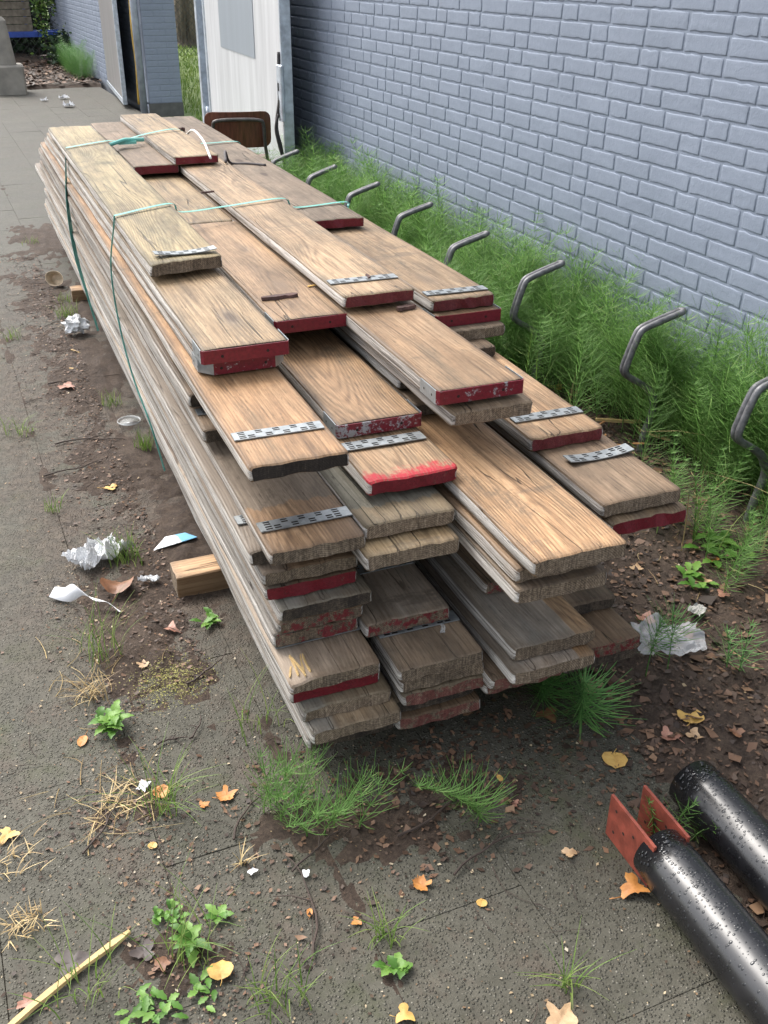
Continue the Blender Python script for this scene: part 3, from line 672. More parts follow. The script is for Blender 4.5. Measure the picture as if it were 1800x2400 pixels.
# green packing straps
def m_strap():
    t = NT('green_polyester_strap'); p = t.coord(); n = t.noise(p, 200, 3)
    return t.P(color=t.ramp(n, [(.3, (.08, .34, .29)), (.7, (.20, .52, .45))]), rough=.35, sss=0)
STRAP = m_strap()
def ribbon(pts, wid, axis_fn, n=60):
    P = bez(pts, n); m = MB(); N = len(P)
    for i, p in enumerate(P):
        a = axis_fn(i/(N-1)); ww = wid(i/(N-1)) if callable(wid) else wid
        m.v += [tuple(p - a*ww/2), tuple(p + a*ww/2)]
    for i in range(N-1): m.f.append((2*i, 2*i+1, 2*i+3, 2*i+2)); m.m.append(0)
    k = len(m.v)     # give it thickness
    nrm = []
    for i in range(N):
        t_ = (P[min(i+1, N-1)]-P[max(i-1, 0)]).normalized(); a = axis_fn(i/(N-1)); nn = t_.cross(a).normalized()*.0008
        nrm += [nn, nn]
    m.v += [tuple(Vector(v)+nrm[i]) for i, v in enumerate(m.v[:k])]
    for i in range(N-1):
        m.f.append((k+2*i, k+2*i+2, k+2*i+3, k+2*i+1)); m.f.append((2*i, 2*i+2, k+2*i+2, k+2*i)); m.f.append((2*i+1, k+2*i+1, k+2*i+3, 2*i+3)); m.m += [0]*3
    return m
def side_axis(f):     # flat on top, twisting where it hangs
    def fn(t):
        a = f(t); return Vector((math.sin(a)*.95, math.cos(a), .05)).normalized()
    return fn
s1 = empty('packing_strap', (.53, 4.6, 0)); tag(s1, 'far green strap with knotted buckle round the pile', 'strap', 'green straps')
off = Vector((.53, 4.6, 0))
def rel(ps, o): return [tuple(Vector(p)-o) for p in ps]
ribbon(rel([(.535, 4.60, .829), (.72, 4.72, .829), (.80, 4.80, .815), (.95, 4.90, .826), (1.10, 4.96, .826), (1.17, 4.98, .76), (1.38, 5.03, .748), (1.41, 5.03, .735)], off), .014, side_axis(lambda t: -.25), 70).build('top_band', STRAP, s1)
ribbon(rel([(.535, 4.60, .829), (.527, 4.59, .80), (.499, 4.52, .62), (.498, 4.48, .42), (.518, 4.45, .25), (.545, 4.45, .075)], off), lambda t: .010+.020*math.sin(math.pi*min(1, t*1.1))**2, side_axis(lambda t: .15+1.0*t), 50).build('side_band', STRAP, s1)
ribbon(rel([(1.41, 5.03, .735), (1.425, 5.03, .6), (1.44, 5.03, .3), (1.44, 5.03, .08)], off), .014, side_axis(lambda t: 0), 24).build('side_band', STRAP, s1)
kb = MB(); kb.box(.25, .33, .165, .185, .288+.515, .300+.515); kb.tube([(.20, .12, .812), (.28, .17, .822), (.37, .215, .812)], .009, 8); kb.build('buckle', STRAP, s1)
s2 = empty('packing_strap', (.495, 3.24, 0)); tag(s2, 'nearer thin green strap crossing the pile', 'strap', 'green straps'); off = Vector((.495, 3.24, 0))
ribbon(rel([(.492, 3.24, .829), (.69, 3.35, .829), (.73, 3.37, .795), (.91, 3.44, .787), (1.12, 3.49, .787), (1.17, 3.50, .75), (1.37, 3.53, .748), (1.385, 3.53, .73)], off), .013, side_axis(lambda t: -.22), 70).build('top_band', STRAP, s2)
ribbon(rel([(.492, 3.24, .829), (.488, 3.245, .80), (.468, 3.28, .66), (.466, 3.25, .50), (.475, 3.16, .34), (.497, 3.04, .20), (.515, 2.98, .06)], off), .007, side_axis(lambda t: .9), 50).build('side_band', STRAP, s2)
ribbon(rel([(1.385, 3.53, .73), (1.39, 3.53, .5), (1.39, 3.53, .08)], off), .013, side_axis(lambda t: 0), 20).build('side_band', STRAP, s2)

# ------------------------------------------------------------------ bicycle stands
RACKM = simple('weathered_grey_steel', (.135, .135, .14), .5, .45, .5, 40, .3, 90)
def rack_meshes():
    post = [(0, 0, -.05), (.012, 0, .05), (.034, 0, .14), (.030, 0, .19), (.0, 0, .235)]
    prof = [(.030, .185), (.018, .215), (-.03, .255), (-.085, .288), (-.103, .315), (-.093, .36), (-.072, .425), (-.058, .450), (-.025, .464), (.03, .481), (.082, .496)]
    loop = [(x, -.0095, z) for x, z in prof]
    tip = [(.094, -.007, .4995), (.098, 0, .501), (.094, .007, .4995)]
    back = [(x, .0095, z) for x, z in prof[::-1]]
    m = MB(); m.tube(bez(post, 20), .0135, 10); a = m
    b = MB(); b.tube(bez(loop+tip+back, 96), .0112, 10)
    return a, b
ra, rb = rack_meshes(); RD = []
for nm, q in (('post', ra), ('wheel_loop', rb)):
    o = q.build(nm, RACKM, smooth=True); RD.append(o.data); bpy.data.objects.remove(o)
racks = [(2.055, 'nearest bent steel bicycle stand, cut off at the right edge'), (2.62, 'second nearest bicycle stand, standing clear of the weeds'), (3.29, 'third bent bicycle stand from the near end'), (3.83, 'fourth bent bicycle stand, beside the pile\'s maroon ends'), (4.45, 'fifth bicycle stand counted from the near end'), (5.00, 'sixth bicycle stand, just past the dark plank'), (5.54, 'second farthest bicycle stand in the row'), (6.11, 'farthest bicycle stand, in front of the gate leaf')]
rr_ = random.Random(4)
for y, lab in racks:
    e = empty('bicycle_stand', ({2.055: 2.13, 2.62: 2.135, 3.29: 2.085, 3.83: 2.045, 4.45: 2.075, 5.00: 2.035, 5.54: 2.005, 6.11: 1.975}[y], y, 0), R(rr_.uniform(-5, 5))); tag(e, lab, 'bike stand', 'row of bicycle stands')
    link('post', RD[0], e); link('wheel_loop', RD[1], e)

# ------------------------------------------------------------------ gate leaves, post and chair
def m_sheet(name, col, streak=.3):
    t = NT(name); p = t.coord(); n = t.noise(t.vmul(p, (9, 9, .8)), 1, 6, .7); f = t.noise(p, 35, 5, .75)
    c = t.ramp(n, [(.3, tuple(v*(1-streak) for v in col)), (.7, col)])
    c = t.mix(t.step(f, .70, .76), c, (.12, .10, .09))
    return t.P(color=c, rough=.42, metal=.15, normal=t.bump(n, .1, .01))
SHEET = m_sheet('off_white_gate_sheet', (.62, .63, .64)); SHEET2 = m_sheet('aged_grey_gate_sheet', (.30, .29, .285)); GPATCH = m_sheet('grey_repaint', (.29, .325, .36), .12)
GFR = simple('galvanised_gate_frame', (.50, .55, .60), .38, .5, .25, 20, .1)
def gate(name, hinge, free, label, sheet, patch):
    hx, hy = hinge; d = Vector((free[0]-hx, free[1]-hy)); L = d.length; ang = math.atan2(d.y, d.x)
    e = empty(name, (hx, hy, 0), ang); tag(e, label, 'gate', 'gate leaves')
    # local x from hinge to free end; the face towards the passage is -y or +y
    m = MB(); m.box(.05, L-.05, -.016, .016, .10, 1.95); m.build('sheet', sheet, e)
    m = MB(); m.bbox(0, .05, -.025, .025, .04, 2.0, .004); m.build('hinge_stile', GFR, e)
    m = MB(); m.bbox(L-.05, L, -.025, .025, .04, 2.0, .004); m.bbox(L+.0, L+.012, -.035, .035, .04, 2.0, .003); m.build('free_stile', GFR, e)
    for z in (.04, 1.95):
        m = MB(); m.box(.051, L-.051, -.024, .024, z, z+.05); m.build('rail', GFR, e)
    return e, L
ga, LA = gate('gate_leaf', (2.29, 8.98), (2.155, 6.52), 'pale metal gate leaf folded back along the painted wall', SHEET, True)
def side_of(o, to):   # which local side faces the passage
    return -1
m = MB(); m.box(.62, 1.72, -.020, -.0165, .93, 1.75); m.build('grey_patch', GPATCH, ga)
m = MB(); m.bbox(LA-.07, LA+.03, -.05, -.0255, .62, .95, .006); m.build('lock_case', GFR, ga)
for zz in (.70, .80):
    m = MB(); m.box(LA-.035, LA-.015, -.0535, -.0505, zz, zz+.045); m.build('keyhole', BLACKGAP, ga)
gb, LB = gate('gate_leaf', (2.20, 12.62), (2.42, 15.1), 'aged grey gate leaf standing open beyond the brick pier', SHEET2, False)
pe = empty('gate_post', (2.33, 9.36, 0)); tag(pe, 'slim galvanised gate post at the end of the brick wall', 'post')
m = MB(); m.bbox(-.03, .03, -.03, .03, -.06, 2.2, .004); m.build('shaft', GFR, pe)
m = MB()
for zz in (.35, 1.65): m.tube([(.0, -.10, zz), (.0, -.03, zz)], .014, 8); m.tube([(-.005, -.10, zz-.04), (-.005, -.10, zz+.04)], .02, 8)
m.build('hinge_pins', GFR, pe, smooth=True)
# bicycle lock cable hanging on the gate leaf
m = MB(); m.tube(bez([(2.128, 6.58, 1.02), (2.118, 6.57, .86), (2.112, 6.56, .74), (2.09, 6.56, .62), (2.085, 6.54, .55), (2.10, 6.52, .46), (2.115, 6.50, .30), (2.125, 6.46, .06)], 60), .011, 8)
m.tube(bez([(2.10, 6.55, .66), (2.075, 6.54, .58), (2.085, 6.52, .48), (2.125, 6.48, .28), (2.15, 6.42, .05)], 40), .009, 8)
tag(m.build('lock_cable', simple('black_rubber_cable', (.03, .026, .026), .6), smooth=True), 'dark cable hanging down the free edge of the pale gate', 'cable')
# yellow hose behind the far leaf
m = MB(); m.tube(bez([(2.335, 12.30, 2.0), (2.33, 12.31, 1.5), (2.325, 12.33, 1.1), (2.315, 12.32, .8), (2.33, 12.36, .5), (2.33, 12.40, .3), (2.33, 12.45, .06)], 40), .022, 8)
tag(m.build('hose', simple('yellow_ribbed_hose', (.42, .26, .03), .5), smooth=True), 'yellow hose hanging between far gate leaf and brick pier', 'hose')

def m_ply():
    t = NT('brown_plywood_veneer'); p = t.coord(); n = t.noise(t.vmul(p, (70, 70, 5)), 1, 5, .6)
    return t.P(color=t.ramp(n, [(.3, (.075, .026, .015)), (.7, (.165, .060, .036))]), rough=.38, coat=.2)
PLY = m_ply(); CHM = simple('grey_chair_tube', (.10, .09, .085), .4, .5, .3, 30)
ch = empty('school_chair', (1.84, 6.62, 0), R(-13)); tag(ch, 'brown plywood chair with grey tube frame behind the pile', 'chair')
# local: seat front is +y, back at -y ; chair back faces the camera
def shell(w0, h0, bend, thick, z0, y0, tilt, rc=.045):
    m = MB(); nu, nv = 14, 8; vs_ = []
    for s_ in (0, 1):
        for j in range(nv+1):
            for i in range(nu+1):
                u = -1+2*i/nu; v = -1+2*j/nv
                # rounded-rectangle map
                x = u*w0/2; z = v*h0/2
                if abs(x) > w0/2-rc and abs(z) > h0/2-rc:
                    cx = math.copysign(w0/2-rc, x); cz = math.copysign(h0/2-rc, z); dx, dz = x-cx, z-cz; q = max(abs(dx), abs(dz)); l_ = math.hypot(dx, dz)
                    if l_ > 0: x = cx+dx*q/l_; z = cz+dz*q/l_
                y = bend*(u*u)
                vs_.append((x, y0+y+z*tilt+(thick if s_ else 0), z0+z))
    k = (nu+1)*(nv+1); fs = []
    for j in range(nv):
        for i in range(nu):
            a = j*(nu+1)+i; fs.append((a, a+1, a+nu+2, a+nu+1)); fs.append((k+a, k+a+nu+1, k+a+nu+2, k+a+1))
    rim = [i for i in range(nu+1)] + [j*(nu+1)+nu for j in range(1, nv+1)] + [nv*(nu+1)+i for i in range(nu-1, -1, -1)] + [j*(nu+1) for j in range(nv-1, 0, -1)]
    for a, b in zip(rim, rim[1:]+rim[:1]): fs.append((a, k+a, k+b, b))
    m.add(vs_, fs); return m
shell(.41, .215, .035, .011, .595, -.20, -.12).build('backrest', PLY, ch, smooth=False)
ms = shell(.40, .38, .0, .011, 0, 0, 0); ms.v = [(x, z, .37+y*1.0+.012*(x/.2)**2) for x, y, z in ms.v]; ms.build('seat', PLY, ch)
m = MB(); m.tube(bez([(-.175, -.235, .0), (-.175, -.200, .36), (-.160, -.208, .52), (-.155, -.225, .625), (-.130, -.233, .655), (0, -.236, .662), (.130, -.233, .655), (.155, -.225, .625), (.160, -.208, .52), (.175, -.200, .36), (.175, -.235, .0)], 110), .011, 10); m.build('back_frame', CHM, ch, smooth=True)
m = MB()
for sx in (-1, 1): m.tube(bez([(sx*.175, -.20, .35), (sx*.178, .12, .352), (sx*.178, .165, .34), (sx*.182, .20, .0)], 40), .011, 10)
m.tube([(-.178, .14, .346), (.178, .14, .346)], .010, 8); m.build('seat_frame', CHM, ch, smooth=True)

# ------------------------------------------------------------------ black pipes at the lower right
def m_pipe():
    t = NT('wet_black_pipe_paint'); p = t.coord(); n = t.noise(p, 14, 5, .6); f = t.noise(t.vmul(p, (60, 12, 60)), 1, 5, .75)
    c = t.ramp(n, [(.3, (.006, .006, .007)), (.7, (.014, .014, .016))]); sc = t.step(f, .78, .80)
    c = t.mix(t.math('MULTIPLY', sc, .8), c, (.6, .6, .58))
    return t.P(color=c, rough=t.math('MULTIPLY_ADD', n, .25, .16), spec=.7, normal=t.bump(n, .05, .004))
PIPE = m_pipe(); DROP = NT('water_drop').P(color=(.018, .019, .021), rough=.04, spec=.5)
REDOX = simple('red_oxide_primer', (.23, .05, .03), .65, .0, .4, 35, .3, 80)
def pipe(loc, heading, r_, L, label, bracket, seed):
    e = empty('steel_pipe', loc, -heading); tag(e, label, 'pipe', 'black pipes')
    m = MB(); nseg, N = 26, 40
    for k, (rad, mi) in enumerate(((r_, 0), (r_-.006, 1))):
        b = len(m.v)
        for i in range(nseg+1):
            yy = -L*i/nseg
            for a in range(N):
                th = 2*math.pi*a/N; q = rad - (.0025 if i == 0 and k == 0 else 0)
                m.v.append((q*math.cos(th), yy, r_+q*math.sin(th)))
        for i in range(nseg):
            for a in range(N):
                f = (b+i*N+a, b+i*N+(a+1) % N, b+(i+1)*N+(a+1) % N, b+(i+1)*N+a); m.f.append(f if k == 0 else f[::-1]); m.m.append(mi)
    o2 = (nseg+1)*N
    for a in range(N): m.f.append((a, o2+a, o2+(a+1) % N, (a+1) % N)); m.m.append(1 if bracket else 0)
    m.build('tube', [PIPE, REDOX if bracket else BLACKGAP], e, smooth=True)
    r = random.Random(seed); d = MB()
    for _ in range(800):
        th = math.pi/2 + r.gauss(0, .75); yy = -abs(r.gauss(0, .26)) - .006
        if yy < -.9: continue
        s = r.choice((.0009, .0012, .0015, .002, .0027)) * r.uniform(.8, 1.2)
        c = Vector((r_*math.cos(th), yy, r_+r_*math.sin(th))); nrm = Vector((math.cos(th), 0, math.sin(th))); tx = Vector((0, 1, 0)); ty = nrm.cross(tx)
        el = r.uniform(1, 1.5); k = 7; vs_ = []
        for (q, hh) in ((1, -.0002), (.78, .12), (.4, .18)):
            for a in range(k):
                an = 2*math.pi*a/k; vs_.append(c + tx*(q*s*math.cos(an)) + ty*(q*s*el*math.sin(an)*(1.25 if math.sin(an) < 0 else 1)) + nrm*(hh*s if hh > 0 else hh))
        vs_.append(c + nrm*s*.2); fs = [((a+1) % k+g_*k, a+g_*k, a+(g_+1)*k, (a+1) % k+(g_+1)*k) for g_ in (0, 1) for a in range(k)] + [((a+1) % k+2*k, a+2*k, 3*k) for a in range(k)]
        d.add(vs_, fs)
    stuff(d.build('water_drops', DROP, e, smooth=True))
    if bracket:
        for sx in (-.034, .040):
            b = MB(); x0, x1 = sx-.003, sx+.003
            b.box(x0, x1, -.03, .114, .004 if sx < 0 else .006, .108 if sx < 0 else .106)
            p_ = b.build('bracket_plate', REDOX, e)
            h = MB()
            for (yy, zz) in ((.09, .03), (.09, .085), (.06, .055), (.03, .075)):
                k = 8
                for xx, dr in ((x1+.0006, 1), (x0-.0006, -1)): h.add([(xx, yy+.0036*math.cos(2*math.pi*a/k), zz+.0036*math.sin(2*math.pi*a/k)) for a in range(k)], [tuple(range(k)) if dr > 0 else tuple(range(k-1, -1, -1))])
            h.build('bolt_hole', BLACKGAP, p_)
    return e
pipe((1.022, 1.035, -.003), R(2.2), .056, 1.6, 'black wet pipe with red U-bracket plates on its end', True, 1)
pipe((1.196, 1.155, 0), R(2.2), .057, 1.7, 'black wet pipe without bracket, behind the other one', False, 2)

# ------------------------------------------------------------------ vegetation
def m_leafy(name, stops, rough=.55, trans=.0):
    t = NT(name); i = t.island(); p = t.coord(); n = t.noise(p, 6, 3)
    c = t.ramp(t.math('MULTIPLY_ADD', n, .35, t.math('MULTIPLY', i, .75)), stops); t.P(color=c, rough=rough, spec=.35)
    if trans:
        tl = t.n.new('ShaderNodeBsdfTranslucent'); t.set(tl.inputs['Color'], c); mx = t.n.new('ShaderNodeMixShader'); mx.inputs[0].default_value = trans
        t.l.new(t.b.outputs[0], mx.inputs[1]); t.l.new(tl.outputs[0], mx.inputs[2]); t.l.new(mx.outputs[0], t.out.inputs[0])
    return t.mat
HT = m_leafy('horsetail_green', [(.1, (.075, .165, .035)), (.5, (.14, .285, .068)), (.85, (.235, .405, .125)), (1.0, (.40, .46, .19))], .6, .55)
HTD = m_leafy('dark_horsetail_green', [(.1, (.05, .14, .035)), (.5, (.10, .24, .06)), (.9, (.18, .34, .10))], .55, .3)
GR = m_leafy('grass_green', [(.1, (.07, .14, .025)), (.5, (.14, .23, .045)), (.9, (.24, .31, .09))], .55, .4)
DRY = m_leafy('dry_grass_straw', [(.1, (.20, .13, .06)), (.5, (.36, .26, .12)), (.9, (.52, .40, .20))])
WEED = m_leafy('broadleaf_green', [(.1, (.05, .13, .02)), (.5, (.10, .23, .035)), (.9, (.19, .34, .07))], .45, .3)
LIT = m_leafy('leaf_litter_browns', [(.05, (.016, .010, .008)), (.35, (.042, .027, .019)), (.62, (.085, .050, .032)), (.85, (.16, .09, .055)), (1.0, (.28, .175, .10))], .6)
CRUMB = m_leafy('small_debris', [(.1, (.02, .014, .010)), (.4, (.07, .045, .028)), (.65, (.19, .12, .065)), (.85, (.36, .28, .17)), (1., (.55, .5, .4))], .7)
TWIG = simple('dark_twig_bark', (.05, .034, .026), .8)

def horsetail_np(r, h, nw, bl, nb, wid=.0015, lean=.1, start=.12, rise=.5, stem=.0022, cone=.35, la=None):
    """jointed horsetail: stem and whorls of thin bent branchlets"""
    V = []; F = []
    la = la if la is not None else r.uniform(0, 6.28); lx, ly = math.cos(la)*lean*h, math.sin(la)*lean*h
    def sp(t): return np.array([lx*t*t, ly*t*t, h*t])
    ns = 5
    for i in range(ns+1):
        c = sp(i/ns); rad = stem*(1-.75*i/ns)
        for k in range(3): V.append(c+np.array([rad*math.cos(k*2.094), rad*math.sin(k*2.094), 0]))
    for i in range(ns):
        for k in range(3): F.append((i*3+k, i*3+(k+1) % 3, i*3+3+(k+1) % 3, i*3+3+k))
    for w in range(nw):
        t = start+(1-start)*(w+.5)/nw; c = sp(t)
        L0 = bl*(.45+.55*math.sin(math.pi*min(1, (t-start)/(1-start)*.95+.18)))*(1-cone*max(0, t-.55)/.45)
        a0 = r.uniform(0, 6.28)
        for b in range(nb):
            a = a0+6.283*b/nb+r.uniform(-.2, .2); L = L0*r.uniform(.75, 1.15); ri = rise*r.uniform(.6, 1.3)
            d = np.array([math.cos(a), math.sin(a), 0]); pr = np.array([-math.sin(a), math.cos(a), 0])*wid/2
            up = np.array([0, 0, 1.])
            p1 = c+d*L*.45+up*L*ri*.28; p2 = c+d*L*.92+up*L*ri*.75
            k = len(V); tw = up*wid*.35
            V += [c-pr, c+pr, p1+pr+tw, p1-pr-tw, p2+pr*.5, p2-pr*.5]; F += [(k, k+1, k+2, k+3), (k+3, k+2, k+4, k+5)]
    return np.array(V), np.array(F)
def merge(parts):
    Vs, Fs, o = [], [], 0
    for V, F in parts: Vs.append(V); Fs.append(F+o); o += len(V)
    return np.concatenate(Vs), np.concatenate(Fs)
def xf(V, x, y, z, rz, s=1.0):
    c, n = math.cos(rz), math.sin(rz); W_ = V*s
    return np.stack([W_[:, 0]*c-W_[:, 1]*n+x, W_[:, 0]*n+W_[:, 1]*c+y, W_[:, 2]+z], 1)
def blades(n, h, spread, mat_w=.0022, droop=.5, flat=.0):
    pr = []
    for _ in range(n):
        L = h*r.uniform(.5, 1.15); a = r.uniform(0, 6.28); d = droop*r.uniform(.4, 1.3); w = mat_w*r.uniform(.7, 1.3)
        bx, by = [max(-1.2, min(1.2, r.gauss(0, .8)))*spread for _ in (0, 1)]; V = []; seg = 5
        for i in range(seg+1):
            t = i/seg; hz = L*(d*t*t*.9+.12*t); z = L*t*(1-.45*d*t)*(1-flat); ww = w*(1-t)**.6/2+.0002
            c = (bx+math.cos(a)*hz, by+math.sin(a)*hz, max(z, .004)-.004*(i == 0))
            V += [(c[0]-math.sin(a)*ww, c[1]+math.cos(a)*ww, c[2]), (c[0]+math.sin(a)*ww, c[1]-math.cos(a)*ww, c[2])]
        F = [(2*i, 2*i+1, 2*i+3, 2*i+2) for i in range(seg)]; pr.append((np.array(V), np.array(F)))
    return pr
r = random.Random(77)
var = [horsetail_np(r, 1.0*r.uniform(.85, 1.1), r.randint(15, 18), r.uniform(.28, .42), r.randint(11, 13), wid=.0032, lean=r.uniform(.05, .55), stem=.005, rise=r.uniform(.4, 1.0)) for _ in range(24)]
def band_hi(x, y):   # wall side stands taller
    k = max(0, min(1, (x-1.6)/.7)); return .25+.25*k+.08*fbm(x*2.2, y*1.6, 6)
parts = []; n = 0
while n < 1650:
    x = r.uniform(1.5, 2.345); y = r.uniform(1.25, 8.6)
    lim = 1.62 if y > 3.2 else 1.62+.30*(3.2-y)/1.2
    if y < 3.3: lim = max(lim, 2.16 if r.random() < .93 else 1.95)
    if x < lim + .1*fbm(3, y*3): continue
    if r.random() > .75+.4*fbm(x*3, y*2.2, 3): continue
    if y > 6.55 and x > 2.02: continue
    hgt = band_hi(x, y)*r.uniform(.62, 1.15)
    V, F = var[r.randrange(24)]; parts.append((xf(V, x, y, -.005, r.uniform(0, 6.28), hgt), F)); n += 1
nq = sum(len(q[1]) for q in parts)
for _ in range(110):      # grass blades and dead stems caught among them
    x, y = r.uniform(1.75, 2.33), r.uniform(1.6, 8)
    for V, F in blades(2, r.uniform(.28, .5), .01, .0045, r.uniform(.2, .9)): parts.append((xf(V, x, y, 0, 0), F))
V, F = merge(parts); o = link('horsetail_bed', np_mesh('horsetail_bed', V, F, [HT, DRY, GR], mi=np.concatenate([np.zeros(nq), 1+(np.arange(len(F)-nq)//10) % 2]))); o['label'] = 'dense feathery green horsetails along the foot of the wall'; o['category'] = 'plants'; stuff(o)

def plant(name, loc, parts, mat, label, cat, group=None):
    V, F = merge(parts); o = link(name, np_mesh(name, V, F, mat)); o.location = (loc[0], loc[1], 0); tag(o, label, cat, group); return o
def ht_plant(loc, n, h, bl, mat, label, spread=.05, nb=10, nw=10, lean=.2, wid=.0017, rise=.5, start=.12, la=None):
    pr = []
    for k in range(n):
        V, F = horsetail_np(r, h*r.uniform(.75, 1.1), nw, bl, nb, wid=wid, lean=lean*r.uniform(.5, 1.3), rise=rise, start=start, la=la)
        pr.append((xf(V, r.gauss(0, spread), r.gauss(0, spread), -.004, 0 if la else r.uniform(0, 6.28)), F))
    return plant('horsetail_plant', loc, pr, mat, label, 'horsetail', 'single horsetails')
ht_plant((.515, 1.37), 8, .12, .075, HT, 'bright horsetail clump in front of the pile\'s left corner', .05, 7, 6, .9, wid=.0015, rise=1.1)
ht_plant((.455, 1.49), 5, .11, .065, HT, 'low horsetail clump under the pile\'s left bottom edge', .035, 7, 6, .9, wid=.0015, rise=1.1)
ht_plant((.775, 1.275), 1, .13, .085, HT, 'single bushy horsetail bending left on bare paving', .0, 13, 13, .95, wid=.0016, rise=.9, la=3.0)
ht_plant((1.085, 1.55), 1, .12, .13, HTD, 'dark rosette horsetail half under the plank ends', .0, 18, 7, .1, rise=.4, wid=.0022)
ht_plant((1.125, 1.45), 1, .15, .15, HTD, 'large dark rosette horsetail before the right plank ends', .0, 20, 8, .15, rise=.4, wid=.0022)
ht_plant((1.365, 1.53), 1, .20, .085, HTD, 'left of two dark horsetails in front of the plastic bag', .0, 12, 7, .12, start=.45)
ht_plant((1.425, 1.525), 1, .19, .10, HTD, 'right of two dark horsetails in front of the plastic bag', .0, 11, 5, .08, start=.5, rise=.8)
ht_plant((1.60, 1.47), 2, .14, .07, HTD, 'thin dark horsetail right of the plastic bag', .02, 8, 6, .3)
ht_plant((1.83, 1.80), 4, .26, .08, HT, 'horsetail clump beside the planks with curled nail plate', .05, 9, 11, .2)
ht_plant((2.02, 1.95), 6, .30, .085, HT, 'tall horsetail clump at the right picture edge', .06, 9, 12, .2)
ht_plant((1.83, 2.12), 4, .26, .08, HT, 'horsetail clump behind the red-ended right planks', .05, 9, 11, .2)
ht_plant((1.09, 1.08), 3, .10, .05, HT, 'small horsetail sprig between the two black pipes', .03, 6, 6, .5)

def tuft(loc, n, h, label, mat=None, spread=.02, droop=.5, w=.0022, flat=0, name='grass_tuft', cat='grass'):
    return plant(name, loc, blades(n, h, spread, w, droop, flat), mat or GR, label, cat, 'grass tufts')
tuft((.505, 3.29), 60, .085, 'upright grass tuft against the side of the pile', spread=.025, droop=.25)
tuft((.475, 3.75), 40, .07, 'grass tuft beside the pile above the round lid', spread=.03, droop=.4)
tuft((.185, 1.56), 34, .17, 'wiry grass tuft on the joint below the leafy weed', spread=.025, droop=.75)
tuft((.16, 2.12), 40, .20, 'long thin grass growing through the paper strip', spread=.04, droop=.5, w=.0018)
tuft((.11, 1.98), 45, .12, 'straw coloured grass left of the yellow moss', mat=DRY, spread=.03, droop=.5, flat=.5)
tuft((.30, 2.56), 60, .11, 'grass tuft against the crumpled foil sheet', spread=.035, droop=.55)
tuft((.20, 4.71), 30, .08, 'small grass tuft on open paving near left edge', spread=.03, droop=.7)
tuft((.115, 3.62), 40, .09, 'yellowish grass tuft at the left edge of the picture', spread=.04, droop=.8)
tuft((.15, 2.95), 24, .06, 'tiny grass tuft left of the pile on dirty paving', spread=.02, droop=.7)
tuft((.50, 5.2), 30, .06, 'far grass tuft by the foot of the pile', spread=.03)
tuft((.465, 6.5), 30, .05, 'farthest grass tuft on the left paving', spread=.04)
tuft((.475, 4.95), 70, .09, 'grass tuft below the paper cup beside the pile', spread=.04, droop=.6)
tuft((.485, 1.09), 26, .09, 'grass tuft round the small light weed on near paving', spread=.015, droop=.8)
tuft((.735, .885), 22, .09, 'sparse grass tuft by the torn leaf in the foreground', spread=.012, droop=.9)
tuft((-.11, 1.54), 40, .07, 'dry straw tuft at the lower left edge', mat=DRY, spread=.04, droop=.5, flat=.7)
tuft((-.10, 1.38), 60, .07, 'bleached straw heap at the left edge above the wood strip', mat=DRY, spread=.025, droop=.5, flat=.7)
tuft((.10, 1.62), 40, .12, 'flattened straw wisps across the slab joint', mat=DRY, spread=.035, droop=.5, flat=.85)
tuft((.155, 1.20), 30, .16, 'thin grass blades by the foreground weeds', spread=.04, droop=.7, w=.0018)
tuft((-.02, 1.20), 26, .12, 'grass at the bottom left beside the wood strip', spread=.04, droop=.7)
tuft((.27, 1.05), 40, .10, 'grass fringe right of the foreground weed patch', spread=.04, droop=.7)
tuft((.45, 1.72), 18, .16, 'long stray grass blades at the pile\'s bottom left corner', spread=.04, droop=.7, w=.0018)
tuft((.30, 1.36), 14, .06, 'small fan of dry grass on the near slab', mat=DRY, spread=.006, droop=.6, flat=.4)

def weed_parts(n, L, W_, rise=.5, lobes=3, spread=.01):
    pr = []
    for k in range(n):
        a = 6.283*k/n+r.uniform(-.4, .4); l = L*r.uniform(.6, 1.1); w = W_*r.uniform(.8, 1.2); ri = rise*r.uniform(.4, 1.3); V = []; seg = 7
        bx, by = [max(-1.2, min(1.2, r.gauss(0, .8)))*spread for _ in (0, 1)]; bz = r.uniform(0, .3)*L*rise
        for i in range(seg+1):
            t = i/seg; ww = w*math.sin(math.pi*(t**.8)*.96+.06)*(1+.25*math.sin(t*lobes*6.28))*.5+.0006
            hz = l*t; z = bz+.004+l*ri*(t-.7*t*t); c = (bx+math.cos(a)*hz, by+math.sin(a)*hz)
            V += [(c[0]-math.sin(a)*ww, c[1]+math.cos(a)*ww, z+.15*ww), (c[0], c[1], z-.12*ww), (c[0]+math.sin(a)*ww, c[1]-math.cos(a)*ww, z+.15*ww)]
        F = [(3*i+q, 3*i+q+1, 3*i+q+4, 3*i+q+3) for i in range(seg) for q in (0, 1)]; pr.append((np.array(V), np.array(F)))
    return pr
def weed(loc, n, L, W_, label, rise=.5, spread=.01): return plant('leafy_weed', loc, weed_parts(n, L, W_, rise, 3, spread), WEED, label, 'weed', 'broadleaf weeds')
weed((.135, 1.85), 16, .055, .02, 'serrated bright weed on the joint left of the pile', 1.1, .015)
weed((.14, 1.29), 26, .018, .009, 'small round-leaved weed spike on near paving', 1.4, .016)
weed((.07, 1.125), 22, .032, .011, 'large leafy weed patch at the bottom left', .5, .028)
weed((.15, 1.11), 12, .030, .011, 'leafy weed patch touching the yellow leaf below', .5, .024)
weed((.165, 1.215), 9, .045, .016, 'pale weed with spoon-shaped leaves', .9, .006)
weed((.225, 1.255), 6, .03, .014, 'tiny pale seedling on bare slab', .7, .003)
